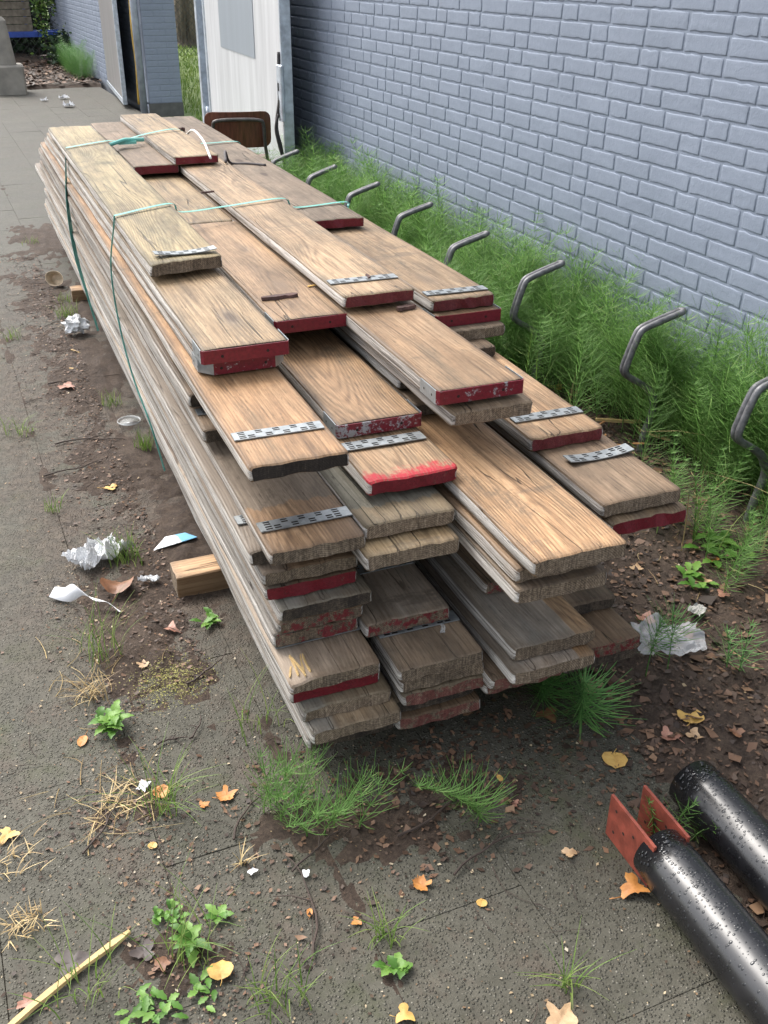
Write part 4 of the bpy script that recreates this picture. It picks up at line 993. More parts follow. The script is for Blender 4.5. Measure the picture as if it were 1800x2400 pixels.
weed((.478, 1.03), 12, .032, .016, 'light green weed in the bottom middle grass', .8, .012)
weed((.445, 2.17), 12, .04, .016, 'small weed beside the pile below the bearer', .7, .015)
weed((1.93, 1.95), 30, .06, .025, 'leafy weed patch right of the red plank end', .6, .05)
weed((1.74, 1.83), 14, .05, .02, 'broad-leaved weed at the soil by the curled plate', .8, .03)

# litter -----------------------------------------------------------
def bits(n, area, size, zf, rr):
    Vs, Fs = [], []; k = 0
    for _ in range(n):
        x, y = area(rr)
        s = size*rr.choice((.4, .6, .8, 1, 1.4))*rr.uniform(.7, 1.3); a = rr.uniform(0, 6.28); c, sn = math.cos(a), math.sin(a); asp = rr.uniform(.35, .9)
        z = zf(x, y); tl = rr.uniform(-.9, .9); tl2 = rr.uniform(-.8, .8); cu = rr.uniform(-.4, .8)
        j5 = [rr.uniform(-.3, .3) for _ in range(4)]
        for (u, v) in ((-1, j5[0]), (j5[1], -asp), (1, j5[2]), (j5[3], asp), (0, 0)):
            dz = s*(tl*u+tl2*v+cu*abs(u))*.45
            Vs.append((x+s*(u*c-v*sn), y+s*(u*sn+v*c), z+.003+max(-.004, dz)))
        for q in ((0, 1, 4), (1, 2, 4), (2, 3, 4), (3, 0, 4)): Fs.append(tuple(k+i for i in q))
        k += 5
    return np.array(Vs), np.array(Fs)
ra_ = random.Random(9)
def gz(x, y): return max(0.0, soil_h(x, y))
def a_bed(q):
    while 1:
        x, y = q.uniform(1.0, 2.34), q.uniform(.45, 3.4)
        if x > 1.13+.16*fbm(.4, y*1.3, 9)+q.gauss(0, .07): return x, y
V, F = merge([bits(11000, a_bed, .0062, gz, ra_), bits(4200, a_bed, .0105, gz, ra_), bits(500, a_bed, .017, gz, ra_)])
def a_bed2(q): return q.uniform(1.35, 2.34), q.uniform(3.2, 8.5)
V2, F2 = bits(1500, a_bed2, .016, gz, ra_)
def a_front(q): return q.gauss(.78, .26), q.gauss(1.42, .13)
V3, F3 = bits(1500, a_front, .007, gz, ra_)
def a_left(q):
    y = q.uniform(1.9, 6.2); return .40+.018*(y-1.9)-abs(q.gauss(0, .12)), y
V4, F4 = bits(4200, a_left, .0050, gz, ra_)
def a_joint(q):
    k = q.random()
    if k < .5: return q.gauss(.13, .06), q.uniform(1.05, 2.5)
    if k < .75: return q.gauss(.18, .13), q.gauss(1.17, .09)
    return q.gauss(.08, .12), q.gauss(1.56, .07)
V6, F6 = bits(1300, a_joint, .0038, gz, ra_)
def a_far(q): return q.uniform(.6, 2.35), q.uniform(15.0, 18.6)
V5, F5 = bits(2600, a_far, .035, lambda x, y: .05, ra_)
V, F = merge([(V, F), (V2, F2), (V3, F3), (V4, F4), (V5, F5), (V6, F6)])
o = stuff(link('leaf_litter', np_mesh('leaf_litter', V, F, LIT))); o['label'] = 'brown rotting leaf litter over the soil'; o['category'] = 'leaf litter'
def a_pav(q):
    k = q.random()
    if k < .45: return q.uniform(-.3, 1.1), q.uniform(.75, 2.0)
    if k < .7: return q.gauss(.16, .05), q.uniform(1.0, 2.6)
    return q.uniform(-.1, .5), q.uniform(1.8, 6)
V, F = bits(3600, a_pav, .0028, gz, ra_)
V2, F2 = bits(500, a_bed, .0045, gz, ra_)
V, F = merge([(V, F), (V2, F2)])
o = stuff(link('debris_crumbs', np_mesh('debris_crumbs', V, F, CRUMB))); o['label'] = 'pale crumbs and chips scattered over paving and soil'; o['category'] = 'debris'
# fine twigs and straw lying about
def sticks(n, area, ln, rad, rr):
    m = MB()
    for _ in range(n):
        x, y = area(rr); a = rr.uniform(0, 6.28); L = ln*rr.uniform(.4, 1.3); b = rr.uniform(-.5, .5); pts = []
        for i in range(5):
            t = i/4; aa = a+b*t; pts.append((x+math.cos(aa)*L*t, y+math.sin(aa)*L*t, gz(x, y)+.003+.003*rr.random()))
        m.tube(pts, rad*rr.uniform(.6, 1.2), 4, cap=False, r_end=rad*.4)
    return m
m = sticks(150, a_pav, .07, .0011, ra_); q2 = sticks(150, a_bed, .08, .0012, ra_); m.add(q2.v, q2.f); q2 = sticks(120, a_left, .08, .0012, ra_); m.add(q2.v, q2.f)
o = stuff(m.build('fine_twigs', TWIG)); o['label'] = 'thin dark twigs and rootlets scattered on the ground'; o['category'] = 'twigs'
m = sticks(60, lambda q: (q.gauss(.10, .05), q.gauss(1.62, .05)) if q.random() < .6 else (q.gauss(.12, .06), q.gauss(2.05, .08)), .09, .0011, ra_); q2 = sticks(60, lambda q: (q.uniform(1.5, 2.2), q.uniform(1.4, 2.9)), .08, .0013, ra_); m.add(q2.v, q2.f)
o = stuff(m.build('straw_litter', DRY)); o['label'] = 'bleached straw stalks lying on slab joints'; o['category'] = 'straw'
# moss patch
def a_moss(q): return q.gauss(.295, .045), q.gauss(1.96, .045)
V, F = bits(2200, a_moss, .0015, lambda x, y: gz(x, y)+.001, ra_)
o = stuff(link('yellow_moss', np_mesh('yellow_moss', V, F, m_leafy('yellow_lichen', [(.1, (.15, .14, .035)), (.6, (.26, .25, .075)), (.95, (.36, .34, .13))], .9)))); o['label'] = 'yellow moss patch on the slab left of the pile'; o['category'] = 'moss'

# ------------------------------------------------------------------ fallen leaves
def m_leaf(name, a, b, c):
    t = NT(name); p = t.coord('Generated'); o = t.coord(); n = t.noise(o, 40, 5, .7); n2 = t.noise(o, 160, 4, .7)
    col = t.ramp(n, [(.3, a), (.55, b), (.8, c)]); col = t.mix(t.math('MULTIPLY', t.step(n2, .6, .72), .5), col, tuple(v*.35 for v in a))
    return t.P(color=col, rough=.55, normal=t.bump(n2, .2, .001))
LM = {'yellow': m_leaf('leaf_yellow', (.36, .20, .05), (.55, .34, .09), (.66, .46, .17)), 'orange': m_leaf('leaf_orange', (.30, .11, .025), (.47, .20, .05), (.56, .30, .09)),
      'brown': m_leaf('leaf_brown', (.10, .042, .02), (.19, .085, .04), (.30, .15, .08)), 'pink': m_leaf('leaf_pinkish', (.20, .09, .06), (.33, .16, .11), (.44, .25, .17)), 'tan': m_leaf('leaf_tan', (.28, .17, .09), (.44, .29, .16), (.55, .40, .25)), 'dark': m_leaf('leaf_dark', (.02, .014, .012), (.045, .03, .025), (.08, .055, .045))}
def leaf_mesh(seed, size, kind, curl):
    q = random.Random(seed); N = 26; m = MB(); ph = q.uniform(0, 6); c1, c2 = q.uniform(-1, 1)*curl, q.uniform(.2, 1)*curl
    rings = (.0, .35, .7, 1.0)
    def rad(th):
        if kind == 'lobed': return .62+.30*math.cos(5*th)*max(.2, math.cos(th*.5))+.06*math.sin(13*th+ph)
        if kind == 'torn': return .72+.22*math.sin(3*th+ph)+.10*math.sin(7*th+ph*2)+.05*math.sin(15*th)
        if kind == 'oval': return .95/math.sqrt((math.cos(th)/1.0)**2+(math.sin(th)/.6)**2)*(1+.03*math.sin(12*th))
        return (.78+.22*math.cos(th)-.06*math.cos(2*th)+.12*max(0, math.cos(th))**6)*(1+.03*math.sin(17*th+ph))    # poplar
    m.v.append((0, 0, 0))
    for k in rings[1:]:
        for i in range(N):
            th = 2*math.pi*i/N; x = rad(th)*k*math.cos(th); y = rad(th)*k*math.sin(th)
            z = c1*x*x+c2*y*y+.10*fbm(x*2+seed, y*2, 1, 2)*k - .04*math.exp(-(y/.08)**2)
            m.v.append((x*size, y*size, z*size))
    zmin = min(v[2] for v in m.v); m.v = [(a, b, c-zmin) for a, b, c in m.v]
    for i in range(N): m.f.append((0, 1+i, 1+(i+1) % N))
    for k in range(2):
        for i in range(N): m.f.append((1+k*N+i, 1+(k+1)*N+i, 1+(k+1)*N+(i+1) % N, 1+k*N+(i+1) % N))
    m.m = [0]*len(m.f)
    a = rad(math.pi)*size; z0 = m.v[1+2*N+N//2][2]
    m.tube([(-a*.95, 0, z0), (-a*1.3, size*.05, max(.001, z0*.6)), (-a*1.75, size*.18, .002)], size*.03, 5)
    return m
LEAVES = [
 (.318, 1.545, .030, 'lobed', 'orange', .25, 'orange lobed leaf on bare slab left of the horsetails'),
 (.193, 1.602, .021, 'poplar', 'orange', .5, 'curled orange leaf by the wiry grass tuft'),
 (.269, 1.537, .013, 'torn', 'orange', .4, 'small orange leaf scrap left of the lobed leaf'),
 (.070, 1.831, .019, 'oval', 'orange', .6, 'upright orange leaf below the serrated weed'),
 (.148, 1.468, .011, 'poplar', 'yellow', .2, 'small round yellow leaf on the near left slab'),
 (-.108, 1.607, .024, 'torn', 'yellow', .3, 'torn yellow leaf at the left picture edge'),
 (.197, 1.138, .026, 'poplar', 'yellow', .3, 'yellow leaf beside the foreground weed patch'),
 (.594, 1.176, .026, 'lobed', 'orange', .5, 'curled orange-brown leaf in the bottom middle'),
 (.678, 1.093, .012, 'poplar', 'yellow', .2, 'small yellow leaf right of the curled brown one'),
 (.869, 1.366, .011, 'oval', 'yellow', .2, 'tiny yellow leaf right of the bending horsetail'),
 (1.131, 1.323, .032, 'poplar', 'yellow', .2, 'yellow leaf just below the dark rosette horsetail'),
 (1.360, 1.356, .036, 'poplar', 'yellow', .2, 'large yellow leaf on soil above the pipes'),
 (1.639, 1.946, .022, 'torn', 'tan', .4, 'tan leaf scrap on soil by the red plank end'),
 (1.771, 1.825, .030, 'torn', 'tan', .3, 'pale tan leaf on soil right of the pile'),
 (2.157, 3.214, .038, 'torn', 'yellow', .4, 'left of two yellow leaves behind the right planks'),
 (2.202, 3.150, .036, 'torn', 'tan', .4, 'right of two yellow leaves behind the right planks'),
 (.690, .838, .040, 'lobed', 'tan', .25, 'big torn pale leaf at the bottom middle edge'),
 (.955, 1.010, .032, 'torn', 'orange', .35, 'rust-orange leaf under the bracketed pipe'),
 (.892, 1.130, .017, 'torn', 'tan', .5, 'small dry leaf left of the red bracket'),
 (.860, 1.290, .013, 'torn', 'pink', .5, 'reddish leaf fragment right of the bending horsetail'),
 (.251, 2.394, .052, 'poplar', 'brown', .55, 'big brown leaf beside the white paper strip'),
 (.337, 3.991, .040, 'torn', 'pink', .15, 'flat reddish leaf piece on paving beside the pile'),
 (.346, 2.168, .022, 'torn', 'pink', .4, 'pink-brown leaf below the bearer'),
 (.344, 3.034, .026, 'torn', 'yellow', .3, 'yellow bark-like leaf on dirty paving left of pile'),
 (.250, 2.050, .022, 'lobed', 'tan', .4, 'tan leaf by the yellow moss'),
 (1.510, 1.727, .030, 'torn', 'pink', .5, 'pink leaf right of the crumbling red plank tip'),
 (1.770, 1.736, .022, 'torn', 'pink', .4, 'pinkish leaf on soil above the plastic bag'),
 (.108, 1.196, .022, 'lobed', 'brown', .5, 'brown leaf at the top of the bottom left weeds'),
 (.455, .945, .020, 'torn', 'yellow', .4, 'yellow leaf at the bottom picture edge'),
 (.451, 1.148, .012, 'torn', 'orange', .3, 'small orange scrap in the bottom middle'),
 (1.275, 1.325, .026, 'torn', 'pink', .5, 'curled pinkish leaf left of the large yellow leaf'),
 (1.330, 1.305, .022, 'torn', 'tan', .5, 'curled tan leaf below the large yellow leaf'),
 (1.870, 1.890, .022, 'torn', 'orange', .4, 'orange leaf by the right weed patch'),
 (-.035, 1.262, .036, 'torn', 'dark', .2, 'blackened wet leaf above the wood strip'),
 (-.115, 1.215, .018, 'torn', 'pink', .4, 'pinkish leaf at the bottom left edge'),
 (.085, 1.235, .026, 'torn', 'dark', .4, 'dark curled leaf above the bottom left weeds'),
 (1.07, 1.50, .030, 'torn', 'brown', .2, 'brown leaf under the dark rosette horsetail'),
 (1.22, 1.55, .034, 'torn', 'tan', .5, 'dry leaf beneath the plank with the crumbling tip'),
 (1.56, 1.62, .026, 'torn', 'brown', .5, 'brown leaf right of the plastic bag'),
 (1.42, 1.27, .020, 'torn', 'brown', .5, 'brown leaf on soil above the plain pipe'),
 (1.60, 1.30, .026, 'torn', 'pink', .5, 'reddish leaf at the right edge above the plain pipe'),
 (.38, 1.20, .010, 'oval', 'orange', .3, 'tiny orange leaf left of the white paper scraps'),
]
lr = random.Random(31)
for k, (x, y, s, kind, colr, curl, lab) in enumerate(LEAVES):
    o = leaf_mesh(k*5+1, s, kind, curl).build('fallen_leaf', LM[colr], smooth=True, loc=(x, y, gz(x, y)+.003), rotz=lr.uniform(0, 6.28)); tag(o, lab, 'leaf', 'fallen leaves')

# ------------------------------------------------------------------ rubbish
def m_foil():
    t = NT('aluminium_foil'); p = t.coord(); n = t.noise(p, 45, 6, .8); return t.P(color=(.88, .89, .90), metal=.35, rough=.25, normal=t.bump(n, 1.0, .012))
FOIL = m_foil(); PAPER = simple('white_tissue_paper', (.72, .72, .73), .8, var=.1, bumps=.5, bscale=40, bdist=.006)
def blob(seed, r_, sq=(1, 1, 1), amp=.35, sub=3):
    bm = bmesh.new(); bmesh.ops.create_icosphere(bm, subdivisions=sub, radius=r_)
    for v in bm.verts:
        d = v.co.normalized(); k = 1+amp*fbm(d.x*2.2+seed, d.y*2.2, d.z*2.2, 4)+amp*.35*fbm(d.x*7+seed, d.y*7, d.z*7, 3)
        v.co = Vector((d.x*sq[0], d.y*sq[1], d.z*sq[2]))*r_*k
    zm = min(v.co.z for v in bm.verts)
    for v in bm.verts: v.co.z -= zm
    m = MB(); bm.verts.ensure_lookup_table(); m.v = [tuple(v.co) for v in bm.verts]; m.f = [tuple(v.index for v in f.verts) for f in bm.faces]; m.m = [0]*len(m.f); bm.free(); return m
def sheet(seed, lx, ly, amp, nx_=22, ny_=16, outline=.12, th=.0):
    m = MB(); q = seed*3.1
    for j in range(ny_+1):
        for i in range(nx_+1):
            u, v = i/nx_-.5, j/ny_-.5
            k = 1-outline*(.5+.9*fbm(u*3+q, v*3, 5, 3))
            x, y = u*lx*k, v*ly*k
            z = amp*(abs(fbm(u*3.2+q, v*3.2, 2, 2))*1.3+.35*abs(fbm(u*9+q, v*9, 3, 3)))
            m.v.append((x, y, z+.003))
    m.f = [(j*(nx_+1)+i, j*(nx_+1)+i+1, (j+1)*(nx_+1)+i+1, (j+1)*(nx_+1)+i) for j in range(ny_) for i in range(nx_)]; m.m = [0]*len(m.f); return m
tag(sheet(3, .20, .115, .05, 26, 18, .35).build('foil_sheet', FOIL, loc=(.235, 2.60, .01), rotz=R(28)), 'large crumpled white foil sheet on the ground left of pile', 'foil')
tag(blob(4, .042, (1.2, .9, .9), .6).build('foil_ball', FOIL, loc=(.475, 4.66, .005)), 'crumpled silver foil ball against the side of the pile', 'foil')
tag(sheet(8, .07, .03, .012, 16, 10, .4).build('foil_scrap', FOIL, loc=(.345, 2.415, .012), rotz=R(-20)), 'narrow silver foil scrap between brown leaf and bearer', 'foil')
# twisted paper strip
m = ribbon([(-.07, .075, .012), (-.035, .03, .022), (-.005, .005, .045), (.02, -.025, .03), (.055, -.05, .024), (.085, -.085, .006)], lambda t: .034+.010*math.sin(5*t), lambda t: Vector((math.cos(.9+1.4*math.sin(3*t)), math.sin(.9+.8*t), .75*math.sin(4*t+.5))).normalized(), 40)
tag(m.build('paper_strip', PAPER, loc=(.155, 2.38, .004), smooth=True), 'twisted translucent white paper strip in the grass', 'paper')
# card piece white and blue
t = NT('printed_card_white_blue'); p = t.coord(); f = t.step(t.math('ADD', t.sep(p)[0], t.math('MULTIPLY', t.noise(p, 30, 2), .012)), .026, .034)
CARD = t.P(color=t.mix(f, (.74, .76, .76), (.17, .42, .62)), rough=.45)
m = MB(); m.add([(-.062, -.02, .002), (.0, -.034, .012), (.075, -.02, .006), (.055, .03, .002), (-.005, .036, .002)], [(0, 1, 4), (1, 2, 3, 4)]); m.add([(-.062, -.02, .0), (.0, -.034, .010), (.075, -.02, .004), (.055, .03, .0), (-.005, .036, .0)], [(4, 1, 0), (4, 3, 2, 1)])
tag(m.build('card_piece', CARD, loc=(.445, 2.60, .012), rotz=R(8)), 'white and blue card piece behind the yellow bearer', 'card')
# round clear lid
def m_clear(name, a=.35, col=(.75, .78, .78)):
    t = NT(name); return t.P(color=col, rough=.12, alpha=a, spec=.7)
CLEAR = m_clear('clear_plastic'); 
m = MB(); N = 30
for rr2, zz in ((.036, .002), (.040, .009), (.043, .010), (.044, .006)): m.v += [(rr2*math.cos(2*math.pi*i/N), rr2*math.sin(2*math.pi*i/N), zz) for i in range(N)]
m.f = [tuple(range(N))]+[(k*N+i, k*N+(i+1) % N, (k+1)*N+(i+1) % N, (k+1)*N+i) for k in range(3) for i in range(N)]; m.m = [0]*len(m.f)
tag(m.build('clear_lid', CLEAR, loc=(.50, 3.53, .012), smooth=True), 'round clear plastic lid beside the foot of the pile', 'lid')
# trodden paper cup
m = MB(); N = 24
for rr2, zz, sq in ((.001, .004, 1), (.028, .004, 1), (.030, .012, .95), (.046, .05, .8), (.050, .052, .8), (.044, .048, .8)):
    m.v += [(rr2*math.cos(2*math.pi*i/N), rr2*math.sin(2*math.pi*i/N)*sq, zz+.004*math.sin(3*2*math.pi*i/N)*(zz > .03)) for i in range(N)]
m.f = [(k*N+i, k*N+(i+1) % N, (k+1)*N+(i+1) % N, (k+1)*N+i) for k in range(5) for i in range(N)]; m.m = [0]*len(m.f)
o = m.build('paper_cup', simple('stained_card_cup', (.50, .40, .28), .7, var=.3, scale=40), loc=(.505, 5.52, .03), smooth=True); o.rotation_euler = (R(68), R(8), R(-30)); tag(o, 'crushed paper cup lying beside the far side of the pile', 'cup')
# plastic bag on the soil
m = sheet(11, .20, .15, .035, 28, 22, .25)
BAGM = NT('crinkled_clear_film'); p = BAGM.coord(); BAGM.P(color=(.80, .82, .84), rough=.15, alpha=.38, spec=.8, normal=BAGM.bump(BAGM.noise(p, 35, 5, .7), .9, .01))
tag(m.build('plastic_bag', BAGM.mat, loc=(1.49, 1.605, .02), rotz=R(-22), smooth=True), 'clear crumpled plastic bag on the soil right of the pile', 'bag')
tag(sheet(13, .06, .045, .012, 12, 10, .3).build('paper_scrap', simple('grey_damp_paper', (.36, .35, .32), .8), loc=(1.655, 1.70, .012), rotz=.4), 'dull grey paper scrap on soil above the plastic bag', 'paper')
for (x, y, s, rz, lab) in ((.31, 1.329, .016, .4, 'left white paper scrap on the near slab'), (.402, 1.284, .016, 1.2, 'right white paper scrap behind a twig'), (.165, 1.637, .026, .9, 'white paper scrap with dark print in the straw'), (1.655, 13.75, .10, .3, 'rear white paper on the far paving'), (1.60, 12.95, .11, -.4, 'crumpled white tissue on the far paving'), (1.40, 13.6, .08, .2, 'pale crumpled wrapper left of the far papers')):
    tag(sheet(int(x*100), s*1.3, s, s*.5 if s > .05 else s*.12, 10, 8, .4).build('paper_scrap', PAPER, loc=(x, y, .004), rotz=rz), lab, 'paper', 'paper scraps')
tag(sheet(23, .035, .012, .006, 12, 6, .3).build('plastic_shred', CLEAR, loc=(.828, 1.578, .259), rotz=R(65)), 'white shred lying across a nail plate in the pile', 'shred')
# wood offcuts and chips
CHIP = simple('raw_wood_chip', (.52, .36, .16), .7, var=.25, scale=30)
def splint(L, w, t_, loc, rz, lab, mat=CHIP, name='wood_strip', seed=0):
    q = random.Random(seed); m = MB(); N = 8
    for i in range(N+1):
        u = i/N; ww = w*(.75+.35*fbm(u*4+seed, 1, 2, 2))*(1 if .05 < u < .95 else .55); bx = .04*L*math.sin(u*2.6+seed)
        m.v += [(-L/2+L*u, bx-ww/2, 0), (-L/2+L*u, bx+ww/2, 0), (-L/2+L*u, bx+ww/2*.8, t_), (-L/2+L*u, bx-ww/2*.8, t_*(.8+.3*q.random()))]
    for i in range(N):
        for k in range(4): m.f.append((i*4+k, i*4+(k+1) % 4, i*4+4+(k+1) % 4, i*4+4+k))
    m.f += [(3, 2, 1, 0), (N*4, N*4+1, N*4+2, N*4+3)]; m.m = [0]*len(m.f)
    return tag(m.build(name, mat, loc=loc, rotz=rz), lab, 'wood chip', 'wood chips')
splint(.26, .016, .007, (-.045, 1.222, .006), R(30), 'long yellow wood strip at the bottom left', seed=1)
splint(.075, .016, .006, (.405, 4.18, .004), R(-38), 'pale wood sliver on paving beside the pile', seed=2)
splint(.060, .010, .004, (.43, 4.42, .004), R(-60), 'thin pale sliver behind the larger one beside pile', seed=7)
splint(.17, .018, .010, (2.17, 2.80, .03), R(-28), 'split pale stick at the foot of the bicycle stand', seed=3)
splint(.12, .012, .008, (2.20, 2.62, .04), R(-70), 'upright wood splinter by the second bicycle stand', seed=4)
for k in range(9): splint(.05, .010, .004, (2.05+lr.gauss(0, .06), 2.66+lr.gauss(0, .07), .03), lr.uniform(0, 6), 'orange wood chip scattered at the bicycle stand foot', m_leaf and simple('orange_chip', (.42, .20, .08), .7) if k == 0 else bpy.data.materials['orange_chip'], 'wood_chip', 20+k)
BARK = simple('dark_bark_piece', (.07, .035, .028), .8, var=.4, scale=50, bumps=.8)
splint(.10, .030, .008, (.788, 2.515, .737), R(-5), 'dark bark slab lying on the plank with dark red band', BARK, 'bark_piece', 5)
splint(.055, .026, .008, (1.062, 2.30, .737), R(6), 'dark wood offcut in front of the maroon plank end', BARK, 'bark_piece', 6)
splint(.05, .012, .006, (.905, 3.70, .783), R(15), 'dark twig fragment by the nearer green strap', BARK, 'bark_piece', 8)
splint(.06, .02, .02, (1.21, 5.45, .745), R(20), 'black lump on the dark far plank', BARK, 'bark_piece', 9)
splint(.035, .012, .005, (1.02, 2.46, .783), R(80), 'small bark crumb on the nail plate plank', BARK, 'bark_piece', 10)
splint(.030, .010, .005, (1.115, 2.60, .706), R(10), 'dark crumb on the brown right column plank', BARK, 'bark_piece', 11)
splint(.028, .012, .002, (.905, 2.585, .738), R(10), 'tiny yellow leaf bit on the banded plank', LM['yellow'], 'leaf_bit', 12)
for k in range(7):     # torn fibres on the splintered plank
    q = random.Random(60+k); splint(.05+.03*q.random(), .006, .004, (.485+.007*k, 1.585+.01*q.random(), .249+.003*(k % 3)), R(80+q.uniform(-14, 14)), 'pale torn splinter on the grey plank\'s broken corner', CHIP, 'splinter', 40+k)
m = MB(); m.tube(bez([(1.04, 4.16, .825), (1.085, 4.45, .85), (1.14, 4.85, .835), (1.205, 5.28, .755)], 30), .005, 7)
tag(m.build('white_cord', simple('white_plastic_cord', (.78, .77, .74), .4), smooth=True), 'bent white cord lying over the far plank ends', 'cord')
m = MB(); m.tube(bez([(1.125, 4.25, .79), (1.16, 4.38, .81), (1.20, 4.45, .75), (1.27, 4.42, .747), (1.33, 4.36, .747)], 30), .006, 7)
tag(m.build('dark_cord', simple('frayed_dark_cord', (.06, .05, .05), .7), smooth=True), 'short frayed cord on the dark far plank', 'cord')
# larger twigs
TW = [((.30, 1.42), 1.35, .20, 'twig running down the near left slab'), ((.02, 1.50), .9, .16, 'twig beside the straw on the left'), ((.35, 1.10), 1.1, .26, 'long bent twig in the bottom middle'), ((.38, 1.30), .35, .15, 'twig beside the white paper scraps'), ((.22, 3.45), .5, .25, 'branching twig on paving left of pile'), ((.15, 3.2), .1, .22, 'thin twig crossing the left paving'), ((.60, 1.30), .15, .32, 'long root-like twig in front of the pile'), ((.27, 4.05), .05, .30, 'dark twig by the flat reddish leaf'), ((.33, 1.93), .2, .16, 'thin twig over the yellow moss'), ((.66, 1.17), .8, .22, 'curved twig left of the red bracket'), ((.22, 1.75), .3, .07, 'short black stick on bare slab'), ((.29, 1.74), .5, .08, 'second short black stick on bare slab')]
for k, ((x, y), a, L, lab) in enumerate(TW):
    q = random.Random(k+200); pts = []; px, py, aa = 0, 0, a
    for i in range(9): pts.append((px, py, .004+.004*q.random())); aa += q.uniform(-.3, .3); px += math.cos(aa)*L/8; py += math.sin(aa)*L/8
    m = MB(); m.tube(pts, .0028, 6, r_end=.0012)
    b = pts[4]; m.tube([b, (b[0]+math.cos(aa+.8)*L*.15, b[1]+math.sin(aa+.8)*L*.15, .008), (b[0]+math.cos(aa+.9)*L*.28, b[1]+math.sin(aa+.9)*L*.28, .006)], .0016, 5, r_end=.0008)
    tag(m.build('twig', TWIG, loc=(x, y, gz(x, y)+.002)), lab, 'twig', 'loose twigs')

# ------------------------------------------------------------------ background at the end of the passage
CONC = simple('aged_concrete', (.24, .225, .195), .85, var=.3, scale=5, bumps=.5)
b = empty('concrete_bollard', (1.10, 14.62, 0), R(-4)); tag(b, 'old concrete post on a square block at the far left', 'bollard')
m = MB(); m.bbox(-.21, .21, -.2, .2, -.03, .34, .02); m.build('block', CONC, b)
m = MB(); N = 14
for (hw, z) in ((.135, .342), (.125, .45), (.10, .68), (.085, .84), (.05, .88)): m.v += [(hw*math.copysign(abs(math.cos(2*math.pi*i/N+.2))**.6, math.cos(2*math.pi*i/N+.2)), hw*math.copysign(abs(math.sin(2*math.pi*i/N+.2))**.6, math.sin(2*math.pi*i/N+.2)), z+.006*fbm(i*1.3, z*9, 0)) for i in range(N)]
m.f = [(k*N+i, k*N+(i+1) % N, (k+1)*N+(i+1) % N, (k+1)*N+i) for k in range(4) for i in range(N)]+[tuple(4*N+i for i in range(N)), tuple(range(N-1, -1, -1))]; m.m = [0]*len(m.f); m.build('shaft', CONC, b)
BLUE = simple('blue_steel_paint', (.03, .075, .34), .5); SLATM = simple('old_bench_slats', (.20, .17, .13), .8, var=.35, scale=14)
bn = empty('bench', (1.45, 18.7, 0)); tag(bn, 'blue-framed bench with wooden slats overgrown by ivy', 'bench')
m = MB(); m.bbox(-.6, .92, -.03, .03, .40, .48, .006); m.build('front_rail', BLUE, bn)
m = MB(); m.bbox(-.6, .92, .36, .42, .40, .48, .006); m.build('rear_rail', BLUE, bn)
for x in (-.55, .80):
    for y in (0, .39):
        m = MB(); m.v = [(x-.035, y-.03, -.03), (x+.035, y-.03, -.03), (x+.035, y+.03, -.03), (x-.035, y+.03, -.03)]; m.v += [(p_[0]-.0, p_[1], .398) for p_ in m.v[:4]]
        m.v = [(a+(.05 if c < 0 else 0), b_, c) for a, b_, c in m.v]; m.f = [(3, 2, 1, 0), (4, 5, 6, 7)]+[(i, (i+1) % 4, 4+(i+1) % 4, 4+i) for i in range(4)]; m.m = [0]*6; m.build('leg', BLUE, bn)
for k in range(8):
    m = MB(); m.bbox(-.42, .47, -.018, .018, 0, .098, .006); m.build('slat', SLATM, bn, loc=(.0, .02+.008*k, .485+.108*k))
m = MB(); m.bbox(-.46, -.42, .04, .09, .48, 1.4, .005); m.bbox(.36, .40, .04, .09, .48, 1.4, .005)
m.v = [(x, y+.01+.07*(z-.48), z) for x, y, z in m.v]; m.build('back_stay', BLUE, bn)
# wire mesh fence behind
WIRE = simple('dark_wire', (.05, .055, .05), .6, .4)
fe = empty('wire_fence', (0, 19.45, 0)); tag(fe, 'dark wire mesh fence behind the blue bench', 'fence')
m = MB()
for k in range(-10, 46):
    x = k*.11
    m.tube([(x, 0, 0), (x+1.6, 0, 1.6)], .0035, 4, cap=False); m.tube([(x+1.6, .006, 0), (x, .006, 1.6)], .0035, 4, cap=False)
stuff(m.build('mesh', WIRE, fe))
for x in (.2, 2.2):
    m = MB(); m.tube([(x, .03, -.05), (x, .03, 1.75)], .025, 8); m.build('post', WIRE, fe)
def leaf_cloud(n, fn, size, rr):
    Vs, Fs = [], []; k = 0
    for _ in range(n):
        p = fn(rr); s = size*rr.uniform(.6, 1.3); a = Vector((rr.gauss(0, 1), rr.gauss(0, 1)-.6, rr.gauss(0, .8)+.5)).normalized(); u = a.cross(Vector((rr.random(), rr.random(), 1))).normalized(); v = a.cross(u)
        P_ = Vector(p)
        for (c, d) in ((-1, 0), (-.2, -.6), (.9, 0), (-.2, .6)): Vs.append(tuple(P_+u*s*c+v*s*d+a*s*.15*(abs(d) > 0)))
        Fs.append((k, k+1, k+2, k+3)); k += 4
    return np.array(Vs), np.array(Fs)
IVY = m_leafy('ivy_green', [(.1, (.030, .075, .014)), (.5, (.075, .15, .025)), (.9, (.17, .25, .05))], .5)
IVD = m_leafy('dark_hedge_green', [(.1, (.010, .024, .010)), (.5, (.022, .048, .018)), (.9, (.045, .085, .03))], .6)  # very dark leaf green for hedge and shrub
lr2 = random.Random(14)
he = empty('hedge', (1.2, 20.6, 0)); tag(he, 'dark evergreen hedge closing the end of the passage', 'hedge')
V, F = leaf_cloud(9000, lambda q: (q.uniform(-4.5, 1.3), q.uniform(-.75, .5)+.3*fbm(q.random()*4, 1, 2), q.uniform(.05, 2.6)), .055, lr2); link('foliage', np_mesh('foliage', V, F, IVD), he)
m = MB()
